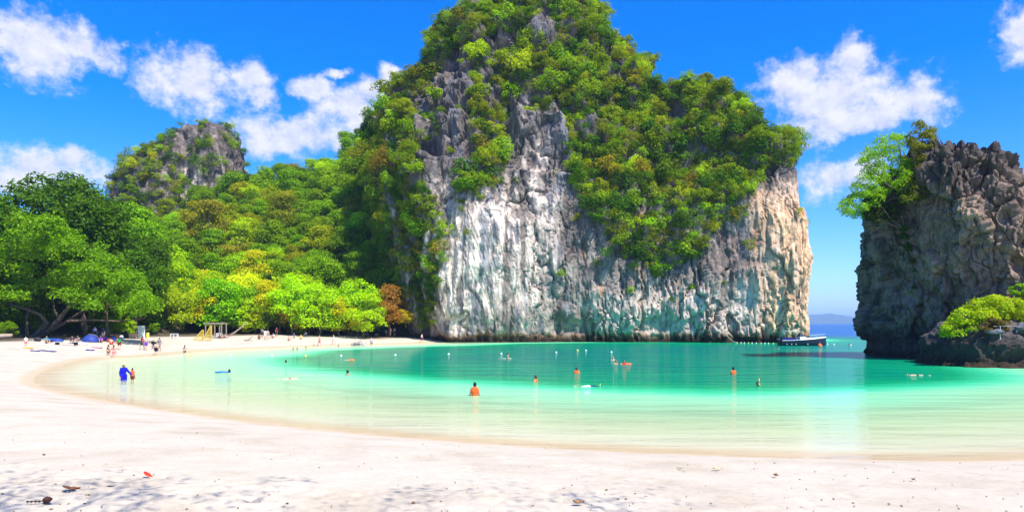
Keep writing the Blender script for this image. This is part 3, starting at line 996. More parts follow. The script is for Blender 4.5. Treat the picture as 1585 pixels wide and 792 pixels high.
def build_knoll():
    outline = [(0, 0.5), (0.04, 0.25), (0.14, 0.1), (0.3, 0.02), (0.5, 0.0), (0.66, 0.06), (0.8, 0.02), (0.93, 0.14), (1, 0.4), (0.97, 0.75), (0.7, 1.0), (0.3, 1.0), (0.06, 0.8)]
    table = [(8, -130, -87, 208, 250), (38, -127, -91, 214, 247), (45, -126, -91, 216, 246), (51, -125, -90.5, 217, 245), (54, -123, -90, 218, 244), (56.5, -119.5, -90, 219, 243), (59, -115, -90, 220, 243),
             (61, -111, -90.5, 221, 242), (63.5, -107.5, -92, 222, 241), (65.6, -104.5, -93.5, 224, 240), (67.0, -102, -95, 226, 238), (67.7, -100, -97, 227, 237)]
    zr = np.linspace(8, 67.7, 150)
    G = loft(outline, table, 260, zr, ell=(62, 80))
    N = grid_normals(G)
    P = G
    disp = 2.2 * fbm(P / 12 + 5, 3) + 1.3 * ridged(P / np.array([3.0, 3.0, 12.0]) + 2, 3) + 1.6 * fbm(P / np.array([2.6, 2.6, 4]) + 9, 4) + 2.2 * sstep(52, 64, P[..., 2]) * fbm(P / np.array([4.0, 4.0, 6]) + 19, 2)
    G = G + N * disp[..., None]
    me, V = ring_mesh('limestone_knoll', G)
    px, py = proj(V)
    mot = fbm(V / 5 + 2, 4)
    st = fbm(V / np.array([1.8, 1.8, 16.0]) + 3, 3)
    c = lerp(STONE['dark'][None] * 0.9, STONE['pale'][None], sstep(0.0, 0.45, mot + st * 0.5) * 0.5)
    c = lerp(c, STONE['white'][None] * 0.95, np.exp(-(((px - 300) / 40) ** 2 + ((py - 310) / 60) ** 2)) * sstep(-0.25, 0.2, st))
    vcol(me, 'stone', np.clip(c, 0.012, 0.9))
    o = obj('limestone_knoll', me, M_ROCK)
    tag(o, 'small grey limestone knoll rising behind the forest on the left', kind='structure')
    return V, me


def build_far_hills():
    rg = np.random.default_rng(21)
    n = 120
    xs = np.linspace(2300, 7600, n)
    d0 = 9000.0
    px = CX + F * xs / d0
    prof = np.interp(px, [1060, 1180, 1262, 1285, 1310, 1340, 1400, 1500, 1720], [10, 60, 112, 128, 96, 62, 90, 140, 20])
    prof = prof * (1 + 0.12 * fbm(np.stack([xs / 260, xs * 0, xs * 0], -1), 3))
    rows = []
    for t, k in ((-1.0, 0.0), (-0.7, 0.25), (-0.4, 0.62), (-0.15, 0.9), (0, 1.0), (0.4, 0.7), (1.0, 0.0)):
        y = d0 + t * 900 + 60 * fbm(np.stack([xs / 400, xs * 0 + t * 3, xs * 0], -1), 2)
        zz = prof * k * (1 + 0.15 * fbm(np.stack([xs / 180, xs * 0 + t * 9, xs * 0], -1), 3)) - (2 if k == 0 else 0)
        rows.append(np.stack([xs, y, zz], -1))
    V = np.concatenate(rows)
    me = mesh_np('distant_hills', V, grid_faces(n, len(rows)), True)
    o = obj('distant_hills', me, simple('far_forest', (0.035, 0.055, 0.03), 0.95, 0.05, 0.3, 0.01))
    tag(o, 'low hazy blue hills on the horizon beyond the gap', kind='structure')


KV, KME = build_karst()
SV, SME = build_stack()
HV, HME = build_shelf()
NV, NME = build_knoll()
build_far_hills()


def build_haze():
    m = bpy.data.materials.new('sea_air')
    m.use_nodes = True
    nt = m.node_tree
    nt.nodes.clear()
    out = nd(nt, 'ShaderNodeOutputMaterial')
    v = nd(nt, 'ShaderNodeVolumePrincipled')
    v.inputs['Color'].default_value = (0.45, 0.68, 1.0, 1)
    v.inputs['Density'].default_value = 1.3e-4
    v.inputs['Anisotropy'].default_value = 0.0
    nt.links.new(v.outputs[0], out.inputs['Volume'])
    b = MB().box((0, 6000, 65), (40000, 48000, 160))
    o = b.build('haze', m)
    tag(o, 'thin pale sea haze over the whole bay', kind='stuff')

# ------------------------------------------------------------------ trees
def leaves(rng, puffs, n, size, jitter=0.36, upb=0.30, shell=0.55):
    """n leaf-sized faces spread over the skins of leaf clumps; puffs rows: cx cy cz rx ry rz"""
    pf = np.asarray(puffs, float)
    wgt = (pf[:, 3] * pf[:, 4] + pf[:, 3] * pf[:, 5] + pf[:, 4] * pf[:, 5])
    pick = rng.choice(len(pf), n, p=wgt / wgt.sum())
    d = rng.normal(size=(n, 3))
    d[:, 2] += 0.35
    d /= np.linalg.norm(d, axis=1)[:, None]
    low = d[:, 2] < -0.45
    d[low, 2] *= -0.6
    d /= np.linalg.norm(d, axis=1)[:, None]
    r = shell + (1.12 - shell) * rng.random(n) ** 0.6 + 0.12 * np.abs(rng.normal(size=n)) * (rng.random(n) < 0.3)
    lump = 1 + 0.16 * np.sin(d[:, 0] * 5 + pick) * np.sin(d[:, 1] * 5 + pick * 2.0) + 0.1 * np.sin(d[:, 2] * 9 + pick * 3)
    pos = pf[pick, :3] + d * (r * lump)[:, None] * pf[pick, 3:6]
    nn = d * 0.65 + np.array([0, 0, upb]) + rng.normal(size=(n, 3)) * jitter
    nn /= np.linalg.norm(nn, axis=1)[:, None]
    t = np.cross(nn, rng.normal(size=(n, 3)))
    t /= np.linalg.norm(t, axis=1)[:, None] + 1e-9
    b = np.cross(nn, t)
    L = (size * rng.uniform(0.65, 1.35, n))[:, None]
    W = L * rng.uniform(0.42, 0.7, n)[:, None]
    V = np.stack([pos - t * L * 0.5 - nn * L * 0.10, pos + b * W * 0.5, pos + t * L * 0.5 - nn * L * 0.16, pos - b * W * 0.5], 1).reshape(-1, 3)
    return V


def quads(n):
    return np.arange(n * 4).reshape(-1, 4)


def tree_parts(kind, seed):
    """crown and trunk meshes of a unit-scale tree (metres); returns crown mesh, trunk mesh"""
    rng = np.random.default_rng(seed)
    puffs = []
    mb = MB()
    if kind == 'broad':          # rounded forest tree, 11 m
        ht, R = 11.0, 4.3
        for k in range(30):
            a = rng.uniform(0, 2 * math.pi)
            t = rng.random() ** 0.55
            zz = rng.uniform(-0.7, 1.0)
            rr = R * t * math.sqrt(max(0.05, 1 - (zz * 0.95) ** 2))
            s = rng.uniform(1.0, 1.75)
            puffs.append((rr * math.cos(a), rr * math.sin(a), 6.6 + zz * 4.0, s * 1.05, s * 1.05, s * 0.95))
        n, size = 6400, 0.44
    elif kind == 'tier':         # feathery tree with flat layered boughs
        ht, R = 12.0, 4.6
        for k in range(34):
            lev = rng.integers(0, 7)
            zz = 4.2 + lev * 1.25 + rng.uniform(-0.7, 0.7)
            rmax = R * (1.0 - 0.09 * lev) * (0.75 + 0.25 * math.sin(lev * 2.1 + seed))
            a = rng.uniform(0, 2 * math.pi)
            rr = rmax * rng.uniform(0.15, 1.0)
            s = rng.uniform(1.0, 1.7)
            puffs.append((rr * math.cos(a), rr * math.sin(a), zz - 0.05 * rr, s * 1.15, s * 1.15, s * 0.55))
        n, size = 5200, 0.36
    elif kind == 'dense':        # heavy domed tree with big leaves, 17 m
        ht, R = 17.0, 5.8
        for k in range(44):
            a = rng.uniform(0, 2 * math.pi)
            t = rng.random() ** 0.5
            zz = rng.uniform(-0.75, 1.0)
            rr = R * t * math.sqrt(max(0.08, 1 - (zz * 0.93) ** 2))
            s = rng.uniform(1.1, 2.0)
            puffs.append((rr * math.cos(a), rr * math.sin(a), 9.6 + zz * 6.3, s * 1.05, s * 1.05, s * 0.98))
        n, size = 11000, 0.50
    elif kind == 'beach':        # bushy bright shrub-tree at the back of the sand, 8 m, leafy nearly to the ground
        ht, R = 8.0, 4.0
        for k in range(30):
            a = rng.uniform(0, 2 * math.pi)
            t = rng.random() ** 0.5
            zz = rng.uniform(-0.8, 1.0)
            rr = R * t * math.sqrt(max(0.1, 1 - (zz * 0.9) ** 2))
            s = rng.uniform(0.8, 1.4)
            puffs.append((rr * math.cos(a), rr * math.sin(a), 4.2 + zz * 3.2, s * 1.1, s * 1.1, s * 0.85))
        n, size = 6200, 0.36
    elif kind == 'open':         # airy crown where the sky shows through
        ht, R = 6.5, 3.1
        for k in range(24):
            a = rng.uniform(0, 2 * math.pi)
            t = rng.random() ** 0.5
            zz = rng.uniform(-0.8, 1.0)
            rr = R * t * math.sqrt(max(0.1, 1 - (zz * 0.9) ** 2))
            s = rng.uniform(0.45, 0.85)
            puffs.append((rr * math.cos(a), rr * math.sin(a), 4.4 + zz * 2.1, s * 1.15, s * 1.15, s * 0.6))
        n, size = 2900, 0.25
    pf = np.array(puffs)
    cr = mesh_np(kind + '_crown', leaves(rng, pf, n, size), quads(n))
    base_r = 0.035 * ht * (0.7 if kind in ('beach', 'open') else 0.55)
    lean = rng.normal(size=2) * 0.05 * ht
    fork = Vector((lean[0], lean[1], ht * (0.42 if kind not in ('beach',) else 0.25)))
    mid = Vector((lean[0] * 0.35 + rng.normal() * .15, lean[1] * 0.35 + rng.normal() * .15, fork.z * 0.5))
    mb.tube([(0, 0, -0.8), (0, 0, 0.2), mid, fork], [base_r * 1.3, base_r * 1.1, base_r * 0.9, base_r * 0.75], 7)
    order = np.argsort(-pf[:, 2])
    for q in order[:: max(1, len(order) // 13)]:
        c = Vector(pf[q, :3])
        m1 = fork.lerp(c, 0.5) + Vector((rng.normal() * .3, rng.normal() * .3, -0.25))
        mb.tube([fork - Vector((0, 0, 0.2)), m1, c], [base_r * 0.5, base_r * 0.3, base_r * 0.1], 5, cap=False)
    tr = mb.mesh(kind + '_trunk', True)
    return cr, tr


TREE = {}
for kind, seeds in (('broad', (1, 2, 3, 4, 5)), ('tier', (11, 12, 13)), ('dense', (21, 22, 23)), ('beach', (31, 32, 33, 34)), ('open', (41, 42, 43))):
    TREE[kind] = [tree_parts(kind, s) for s in seeds]
    for cr, tr in TREE[kind]:
        cr.materials.append(M_LEAF)
        tr.materials.append(M_BARK)


def plant(name, kind, x, y, scale, tint, label, group=None, z=None, cat='tree', var=None, rz=None, tilt=(0, 0)):
    protos = TREE[kind]
    cr, tr = protos[random.randrange(len(protos)) if var is None else var % len(protos)]
    if z is None:
        z = gz1(x, y) - 0.1
    r = empty(name, (x, y, z), random.uniform(0, 6.28) if rz is None else rz, scale)
    r.rotation_euler[0], r.rotation_euler[1] = tilt
    tag(r, label, cat, group)
    c = obj('crown', cr, None, r)
    c.color = (*tint, 1)
    obj('trunk', tr, None, r)
    return r


DARKG, MIDG, OLIVE, LIME, YEL = (0.07, 0.15, 0.004), (0.18, 0.30, 0.003), (0.28, 0.285, 0.008), (0.36, 0.52, 0.003), (0.58, 0.54, 0.004)
GOLD, BROWN, ORANGE = (0.31, 0.27, 0.03), (0.24, 0.175, 0.04), (0.36, 0.17, 0.05)


def vary(c, rg, a=0.18):
    k = 1 + rg.uniform(-a, a)
    return tuple(float(max(0.003, v * k * (1 + rg.uniform(-a * 0.5, a * 0.5)))) for v in c)


def shade_word(c):
    r, g = c[0], c[1]
    if r > g * 1.5:
        return 'orange-brown'
    if r > 0.92 * g:
        return 'golden yellow' if g > 0.36 else 'olive'
    if g > 0.36:
        return 'lime green'
    return 'dark green' if g < 0.19 else 'mid green' if g < 0.285 else 'fresh green'


def forest():
    rg = np.random.default_rng(77)
    placed = []

    def free(x, y, r):
        for (a, b, c) in placed:
            if (a - x) ** 2 + (b - y) ** 2 < ((r + c) * 0.5) ** 2:
                return False
        return True

    def zone(n, px0, px1, d0, d1, kinds, tints, smin, smax, sp, name, label, group, avoid=None):
        cnt = 0
        for _ in range(n * 40):
            if cnt >= n:
                break
            px, d = rg.uniform(px0, px1), math.sqrt(rg.uniform(d0 * d0, d1 * d1))
            x, y, _z = atd(px, d)
            s = rg.uniform(smin, smax)
            if not free(x, y, sp * s):
                continue
            if avoid and avoid(px, d):
                continue
            placed.append((x, y, sp * s))
            k = kinds[rg.integers(len(kinds))]
            tint = vary(tints[rg.integers(len(tints))], rg)
            zz = gz1(x, y)
            row = HY - F * (zz + 7 * s - H) / y
            lev = 'near the skyline of' if row < 300 else 'halfway up' if row < 390 else 'low down in'
            form = {'broad': 'round-crowned', 'tier': 'layered', 'dense': 'heavy domed', 'beach': 'bushy'}[k]
            size = 'large' if s > smin + 0.6 * (smax - smin) else 'small' if s < smin + 0.25 * (smax - smin) else 'medium'
            third = ('left', 'middle', 'right')[min(2, int(3 * (px - px0) / (px1 - px0)))]
            plant(name, k, x, y, s, tint, f'{size} {shade_word(tint)} {form} tree {lev} {label}, {third} part', group)
            cnt += 1
        return cnt

    n = []
    # heavy dark trees behind the left end of the beach
    n.append(zone(34, -70, 215, 106, 150, ['dense', 'dense', 'broad'], [DARKG, DARKG, MIDG], 0.95, 1.35, 6.0, 'dense_forest_tree',
                  'the left wood', 'dark trees of the left wood'))
    n.append(zone(42, 130, 400, 150, 212, ['broad', 'broad', 'broad', 'broad', 'tier'], [MIDG, MIDG, (0.20, 0.33, 0.005), OLIVE, LIME], 0.8, 1.1, 5.4, 'hill_tree',
                  'the slope below knoll', 'trees below the knoll'))
    n.append(zone(125, 380, 655, 154, 214, ['broad', 'broad', 'broad', 'broad', 'broad', 'broad', 'tier'], [MIDG, MIDG, (0.20, 0.33, 0.005), (0.20, 0.33, 0.005), DARKG, LIME, OLIVE], 0.72, 1.1, 4.6, 'hill_tree',
                  'the slope beside cliff', 'trees of the forested slope'))
    n.append(zone(48, 225, 565, 136, 150, ['beach', 'beach', 'broad'], [LIME, LIME, YEL, (0.24, 0.42, 0.005)], 0.8, 1.35, 3.2, 'beach_tree',
                  'the row behind far sand', 'bright trees behind the far sand'))
    n.append(zone(14, 225, 560, 146, 160, ['broad', 'beach'], [MIDG, LIME, OLIVE], 1.0, 1.3, 6.0, 'beach_tree',
                  'the second row', 'second row trees behind the far sand'))
    n.append(zone(10, 570, 668, 153, 172, ['broad', 'beach'], [MIDG, DARKG, OLIVE], 0.6, 0.9, 4.0, 'cliff_foot_tree',
                  'the cliff corner', 'trees in the corner by the cliff'))
    print('forest', n, len(placed))
    # ---- trees one can point at
    x, y, _ = atd(602, 143.5)
    plant('orange_tree', 'broad', x, y, 0.92, ORANGE, 'orange-brown leaved tree near the cliff foot at the end of the beach', var=1, z=0.8)
    x, y, _ = atd(628, 142.5)
    plant('golden_bush', 'beach', x, y, 0.42, (0.5, 0.38, 0.012), 'small golden-leaved tree right of the orange tree', var=1, z=3.2)
    x, y, _ = atd(338, 138)
    plant('emerald_tree', 'beach', x, y, 1.35, (0.15, 0.40, 0.008), 'rounded vivid green tree above the wooden frame on the far sand', var=0, z=1.4)
    x, y, _ = atd(392, 150)
    plant('yellow_tree', 'tier', x, y, 1.12, (0.52, 0.48, 0.010), 'tall yellow layered tree behind the far sand', var=0)
    x, y, _ = atd(262, 130)
    plant('lime_tree', 'beach', x, y, 1.2, (0.34, 0.42, 0.010), 'yellow-green tree overhanging the sand beside the white board', var=2, z=1.2)
    x, y, _ = atd(325, 168)
    plant('olive_tree', 'tier', x, y, 1.5, (0.29, 0.25, 0.03), 'large olive-brown feathery tree in front of the knoll', var=1)
    x, y, _ = atd(437, 178)
    plant('crest_tree', 'tier', x, y, 1.25, (0.23, 0.24, 0.02), 'olive layered tree on the skyline right of the knoll', var=2)
    x, y, _ = atd(490, 139)
    plant('low_green_tree', 'beach', x, y, 0.95, (0.28, 0.42, 0.012), 'low lime bush-tree above the bathers at the far sand', var=3, z=1.2)
    x, y, _ = atd(95, 122)
    plant('skyline_tree', 'dense', x, y, 1.55, (0.07, 0.15, 0.010), 'tallest dark tree on the skyline at the left', var=1)
    # small shrubs along the foot of the wood
    for k, (px, d, s, t) in enumerate([(12, 96, 0.3, MIDG), (178, 112, 0.42, MIDG), (196, 116, 0.36, LIME), (238, 124, 0.24, LIME), (385, 137, 0.36, YEL), (466, 139, 0.3, LIME),
                                       (541, 142, 0.36, (0.38, 0.21, 0.06)), (572, 145, 0.4, MIDG), (448, 140, 0.35, OLIVE)]):
        names = ['left edge of the sand', 'sunbathers under the left trees', 'white board', 'white table', 'driftwood on the far sand', 'yellow-shirted bather',
                 'boulders, with orange-brown leaves,', 'boulder pile', 'far bathers, olive coloured,']
        x, y, _ = atd(px, d)
        plant('shrub', 'beach', x, y, s, t, 'small leafy shrub beside the ' + names[k], cat='shrub', group='shrubs at the foot of the wood', var=k)


forest()


# ---- the big leaning tree at the left end of the sand
def leaning_tree():
    rng = np.random.default_rng(5)
    bx, by, bz = atd(55, 103, 0)
    bz = gz1(bx, by)
    r = empty('leaning_tree', (bx, by, bz - 0.1))
    tag(r, 'big dark spreading tree with leaning trunks over the left end of the sand', 'tree')

    def L(px, py, dd=0.0):          # local point seen near that pixel
        d = by + dd
        return ((px - CX) / F * d - bx, dd, H + (HY - py) * d / F - bz + 0.1)
    limbs = [[(50, 527), (62, 512), (72, 500), (64, 487), (40, 478), (15, 470)], [(56, 527), (75, 510), (92, 494), (104, 478), (120, 455)],
             [(60, 527), (84, 508), (104, 497), (140, 495), (185, 497), (225, 492)], [(92, 494), (84, 480), (82, 462)], [(104, 497), (128, 480), (160, 462)]]
    rad = [[.5, .42, .38, .26, .2, .1], [.5, .38, .32, .24, .1], [.4, .3, .24, .17, .12, .06], [.22, .14, .08], [.2, .13, .07]]
    for k, (li, ra) in enumerate(zip(limbs, rad)):
        pts = [L(p[0], p[1], (-2.0 + k) * min(1, 0.28 * i)) for i, p in enumerate(li)]
        if k < 3:
            pts[0] = (pts[0][0], pts[0][1], -0.4)
        mb = MB().tube(pts, ra, 8)
        mb.build('trunk' if k < 3 else 'limb', M_BARK, r, True)
    puffs = []
    for k in range(120):
        px, py = rng.uniform(-30, 232), rng.uniform(360, 482)
        # broad dome, lower on the right where the boughs reach over the sand
        topy = np.interp(px, [-30, 40, 100, 160, 205, 235], [352, 340, 352, 385, 425, 465])
        boty = np.interp(px, [-30, 20, 60, 140, 235], [478, 480, 466, 480, 488])
        py = topy + (boty - topy) * rng.random()
        dd = rng.uniform(-9, 6)
        p = L(px, py, dd)
        s = rng.uniform(0.9, 1.7)
        puffs.append((p[0], p[1], p[2], s * 1.12, s * 1.12, s * 0.92))
    n = 30000
    me = mesh_np('crown', leaves(rng, puffs, n, 0.42), quads(n))
    c = obj('crown', me, M_LEAF, r)
    c.color = (0.15, 0.29, 0.004, 1)


leaning_tree()


def bare_tree(px, d, h, z, label, seed, mat=None):
    rng = np.random.default_rng(seed)
    x, y, _ = atd(px, d)
    mb = MB()

    def br(p, v, l, rad, lev):
        pts = [p]
        q = p.copy()
        for k in range(3):
            v = (v + Vector(rng.normal(size=3)) * 0.22 + Vector((0, 0, 0.05))).normalized()
            q = q + v * l / 3
            pts.append(q.copy())
        mb.tube(pts, [rad, rad * .8, rad * .65, rad * .45], 5, cap=False)
        if lev > 0:
            for k in range(3 if lev > 1 else 4):
                br(pts[rng.integers(1, 4)], (v + Vector(rng.normal(size=3)) * 0.75).normalized(), l * rng.uniform(0.45, 0.7), rad * 0.5, lev - 1)
    br(Vector((0, 0, -0.5)), Vector((0.05, 0, 1)), h * 0.5, h * 0.02, 3)
    o = mb.build('bare_tree', mat or M_BARK_PALE, None, True, loc=(x, y, z))
    tag(o, label, 'tree')


bare_tree(274, 168, 14, 18, 'pale leafless tree standing below the knoll', 3)
bare_tree(1452, 75, 5.5, 20.5, 'bare twiggy tree on top of the stack', 9, M_BARK)

# ------------------------------------------------------------------ shrubs on the cliffs
SHRUB = []
for s in range(8):
    rg_ = np.random.default_rng(200 + s)
    pf = []
    for k in range(11):
        a, t = rg_.uniform(0, 6.28), rg_.random() ** 0.5
        q = rg_.uniform(0.28, 0.5)
        pf.append((t * 0.75 * math.cos(a), t * 0.75 * math.sin(a), rg_.uniform(-0.35, 0.7), q, q, q * (0.8 if s % 2 else 1.0)))
    SHRUB.append(leaves(rg_, pf, 820, 0.165))


def face_data(V, me):
    n = len(me.polygons)
    nrm = np.zeros(n * 3, np.float32)
    me.polygons.foreach_get('normal', nrm)
    cen = np.zeros(n * 3, np.float32)
    me.polygons.foreach_get('center', cen)
    ar = np.zeros(n, np.float32)
    me.polygons.foreach_get('area', ar)
    return cen.reshape(-1, 3), nrm.reshape(-1, 3), ar


VEG = [[(555, 200), (600, 130), (640, 80), (690, 0), (690, -60), (960, -60), (1025, 75), (1120, 115), (1205, 145), (1275, 235), (1275, 262), (1235, 270), (1190, 278), (1165, 300), (1150, 340),
        (1110, 352), (1092, 395), (1050, 412), (1020, 432), (985, 418), (955, 395), (930, 350), (905, 322), (885, 290), (872, 220), (860, 150), (800, 140), (785, 175), (782, 285), (745, 300), (712, 322),
        (695, 250), (650, 210), (640, 260), (690, 340), (700, 400), (690, 450), (672, 515), (640, 525), (540, 525), (540, 240)]]
BARE = [[(640, 150), (668, 118), (720, 70), (735, 90), (722, 160), (718, 230), (704, 320), (690, 330), (668, 215), (640, 215)], [(925, 60), (950, 75), (975, 130), (945, 140)],
        [(742, 62), (800, 50), (815, 85), (760, 100)], [(1030, 165), (1060, 165), (1060, 195), (1030, 195)], [(860, 105), (890, 90), (900, 130), (870, 150)],
        [(690, 330), (720, 315), (730, 520), (690, 520)], [(782, 150), (842, 142), (872, 165), (880, 300), (776, 310)], [(815, 20), (850, 10), (860, 50), (830, 60)], [(1185, 262), (1260, 255), (1262, 290), (1180, 300)],
        [(905, 180), (925, 175), (930, 205), (910, 210)], [(735, 110), (770, 105), (775, 160), (745, 175)], [(700, 180), (730, 170), (735, 260), (705, 270)]]
SPOTS = [(940, 395, 9), (866, 428, 8), (1160, 385, 10), (742, 310, 9), (722, 363, 8), (736, 300, 8), (975, 452, 7), (1068, 446, 7), (922, 408, 8), (1235, 330, 6), (890, 340, 9), (716, 325, 6), (1018, 430, 9),
         (1000, 400, 12), (1060, 400, 10), (800, 285, 8), (835, 140, 12), (830, 180, 7), (1262, 344, 5), (905, 300, 9), (860, 270, 5), (1190, 318, 8), (655, 330, 10), (672, 420, 12), (1120, 440, 5), (1040, 465, 5)]


def cliff_shrubs():
    rg = np.random.default_rng(123)
    cen, nrm, ar = face_data(KV, KME)
    px, py = proj(cen)
    ok = (nrm[:, 1] < 0.35) & (cen[:, 1] < 190) & (cen[:, 2] > 2.5)
    inside = np.zeros(len(cen), bool)
    for p in VEG:
        inside |= in_poly(px, py, p)
    dens = inside.astype(float)
    # the rounded top goes on out of frame and over the back
    dens[(py < 0) | ((nrm[:, 2] > 0.45) & (cen[:, 2] > 40) & (px > 690))] = 1.0
    gap = fbm(cen / 7.0 + 91, 3)
    steep = 0.22 + 0.78 * sstep(-0.10, 0.30, nrm[:, 2] + 0.5 * gap)
    green = in_poly(px, py, [(880, 190), (1120, 130), (1200, 160), (1240, 260), (1130, 350), (1040, 430), (960, 400), (900, 320)])
    dens *= np.where(green, 0.45 + 0.55 * steep, steep)
    for p in BARE:
        dens[in_poly(px, py, p)] *= 0.02
    dens = np.where(ok, dens, 0)
    w = ar * dens
    cand = rg.choice(len(cen), 14000, p=w / w.sum())
    keep = []
    cell = {}
    for c in cand:
        p = cen[c]
        rad = rg.uniform(0.7, 1.8) if rg.random() < 0.72 else rg.uniform(1.8, 3.0)
        key = tuple((p // 3.0).astype(int))
        bad = False
        for dx in (-1, 0, 1):
            for dy in (-1, 0, 1):
                for dz in (-1, 0, 1):
                    for (q, r2) in cell.get((key[0] + dx, key[1] + dy, key[2] + dz), ()):
                        if ((p - q) ** 2).sum() < (0.36 * (rad + r2)) ** 2:
                            bad = True
        if bad:
            continue
        cell.setdefault(key, []).append((p, rad))
        keep.append((p, nrm[c], rad))
    for (sx, sy, sr) in SPOTS:
        dd = (px - sx) ** 2 + (py - sy) ** 2 + np.where(ok, 0, 1e6) + np.where(cen[:, 1] < 172, 0, 1e5)
        c = int(np.argmin(dd))
        keep.append((cen[c], nrm[c], sr * cen[c][1] / F * 1.1))
    # knoll
    cen2, nrm2, ar2 = face_data(NV, NME)
    p2, q2 = proj(cen2)
    g2 = fbm(cen2 / 6.0 + 11, 3)
    d2 = sstep(-0.1, 0.25, g2 + 0.20 + 0.55 * np.exp(-(((p2 - 225) / 50) ** 2 + ((q2 - 280) / 50) ** 2)) - 0.45 * np.exp(-(((p2 - 335) / 22) ** 2 + ((q2 - 240) / 40) ** 2)))
    d2 = np.where((nrm2[:, 1] < 0.3) & (cen2[:, 2] > 28), d2, 0)
    d2 = d2 * np.where(q2 < 214, 0.2, 1.0)
    w2 = ar2 * d2
    kn = []
    for c in rg.choice(len(cen2), 800, p=w2 / w2.sum()):
        rad = rg.uniform(1.1, 2.6)
        if all(((cen2[c] - k[0]) ** 2).sum() > (0.5 * (rad + k[2])) ** 2 for k in kn):
            kn.append((cen2[c], nrm2[c], rad))
    # ---- the largest stand alone, the rest are one mass of vegetation
    PAL = [((0.23, 0.26, 0.006), 4), (MIDG, 5), (DARKG, 6), ((0.24, 0.31, 0.006), 4), ((0.34, 0.39, 0.008), 2.0), (BROWN, 0.3), (GOLD, 0.2), (LIME, 0.8)]
    wp = np.array([p[1] for p in PAL], float)
    wp /= wp.sum()

    def colour():
        return vary(PAL[rg.choice(len(PAL), p=wp)][0], rg, 0.28)

    def seen(k):
        a, b = proj(k[0])
        return (b > -8) and (0 < a < 1585)
    keep.sort(key=lambda k: -k[2] * (1 if seen(k) else 0.01))
    meshes = []
    for s in range(8):
        me = mesh_np('cliff_shrub', SHRUB[s], quads(len(SHRUB[s]) // 4))
        me.materials.append(M_LEAF)
        meshes.append(me)
    big, rest = keep[:270], keep[270:]
    print('cliff shrubs', len(keep), 'knoll', len(kn))

    def seat(k):
        p, n, r = k
        return np.array(p) + np.array(n) * r * 0.30 + np.array([0, 0, 0.15 * r])
    for k in big:
        a, b = proj(k[0])
        zone = ('on the left flank of the big cliff' if a < 700 else 'near the summit of the big cliff' if b < 140 else 'on the steep middle of the big cliff' if a < 900 else 'on the green right shoulder of the big cliff')
        if any((a - s[0]) ** 2 + (b - s[1]) ** 2 < 60 for s in SPOTS):
            zone = 'clinging alone to the bare rock of the big cliff'
        o = obj('cliff_shrub', meshes[rg.integers(8)], None, None, seat(k), (rg.uniform(-.3, .3), rg.uniform(-.3, .3), rg.uniform(0, 6.28)),
                (k[2] * rg.uniform(.9, 1.15), k[2] * rg.uniform(.9, 1.15), k[2] * rg.uniform(.8, 1.2)))
        cc = colour()
        o.color = (*cc, 1)
        sz = 'big' if k[2] > 2.5 else 'mid-sized' if k[2] > 2.0 else 'small'
        sub = ('upper left', 'upper right', 'lower left', 'lower right')[(2 if b > (60 if b < 140 else 250) else 0) + (1 if a > (620 if a < 700 else 800 if a < 900 else 1060) else 0)]
        tag(o, f'{sz} {shade_word(cc)} shrub, {sub}, {zone}', 'shrub', 'shrubs ' + zone)
    # the one vivid lime crown below the summit ridge
    c = int(np.argmin((px - 984) ** 2 + (py - 112) ** 2 + np.where(ok, 0, 1e6)))
    o = obj('cliff_shrub', meshes[1], None, None, cen[c] + nrm[c] * 1.2, (0, 0, 1.0), 2.9)
    o.color = (0.36, 0.50, 0.008, 1)
    tag(o, 'vivid lime green round shrub high on the right ridge of the big cliff', 'shrub')
    for k in kn[:30]:
        o = obj('knoll_shrub', meshes[rg.integers(8)], None, None, seat(k), (0, 0, rg.uniform(0, 6.28)), k[2])
        o.color = (*colour(), 1)
        tag(o, 'leafy shrub on the rocky sides of the small left knoll', 'shrub', 'shrubs on the knoll')

    # small trees rooted on the ledges
    lw = np.where((nrm[:, 2] > 0.25) & ok & (py > -5) & (cen[:, 2] > 26), ar, 0.0) * np.where(dens > 0.3, 1, 0)
    put = []
    for c in rg.choice(len(cen), 400, p=lw / lw.sum()):
        if len(put) >= 46:
            break
        if any(((cen[c] - q) ** 2).sum() < 20 for q in put):
            continue
        put.append(cen[c])
        s = rg.uniform(0.36, 0.62)
        kd = ('broad', 'broad', 'open', 'beach')[rg.integers(4)]
        cc = colour()
        a, b = px[c], py[c]
        part = ('left', 'middle', 'right')[0 if a < 720 else 1 if a < 900 else 2]
        lev = 'summit' if b < 90 else 'upper' if b < 180 else 'lower'
        plant('ledge_tree', kd, float(cen[c][0]), float(cen[c][1]), s, cc, f'{shade_word(cc)} small tree rooted on a {lev} ledge of the big cliff, {part} side', 'small trees on the cliff ledges', z=float(cen[c][2]) - 0.5)

    def mass(items, name, label):
        Vs, Cs = [], []
        for k in items:
            s = SHRUB[rg.integers(8)]
            n4 = len(s) // 4
            sub = s.reshape(n4, 4, 3)[rg.permutation(n4)[:520]].reshape(-1, 3)
            an = rg.uniform(0, 6.28)
            R = np.array([[math.cos(an), -math.sin(an), 0], [math.sin(an), math.cos(an), 0], [0, 0, 1]])
            Vs.append((sub @ R.T) * k[2] * np.array([1, 1, rg.uniform(.8, 1.2)]) + seat(k))
            Cs.append(np.tile(np.array(colour()), (len(sub), 1)))
        V = np.concatenate(Vs)
        me = mesh_np(name, V, quads(len(V) // 4))
        vcol(me, 'tint', np.concatenate(Cs))
        tag(obj(name, me, M_LEAF_T), label, kind='stuff')
    mass(rest, 'cliff_undergrowth', 'mass of small shrubs and creepers covering the upper cliff')
    mass(kn[30:], 'knoll_undergrowth', 'mass of small shrubs covering the knoll')


cliff_shrubs()


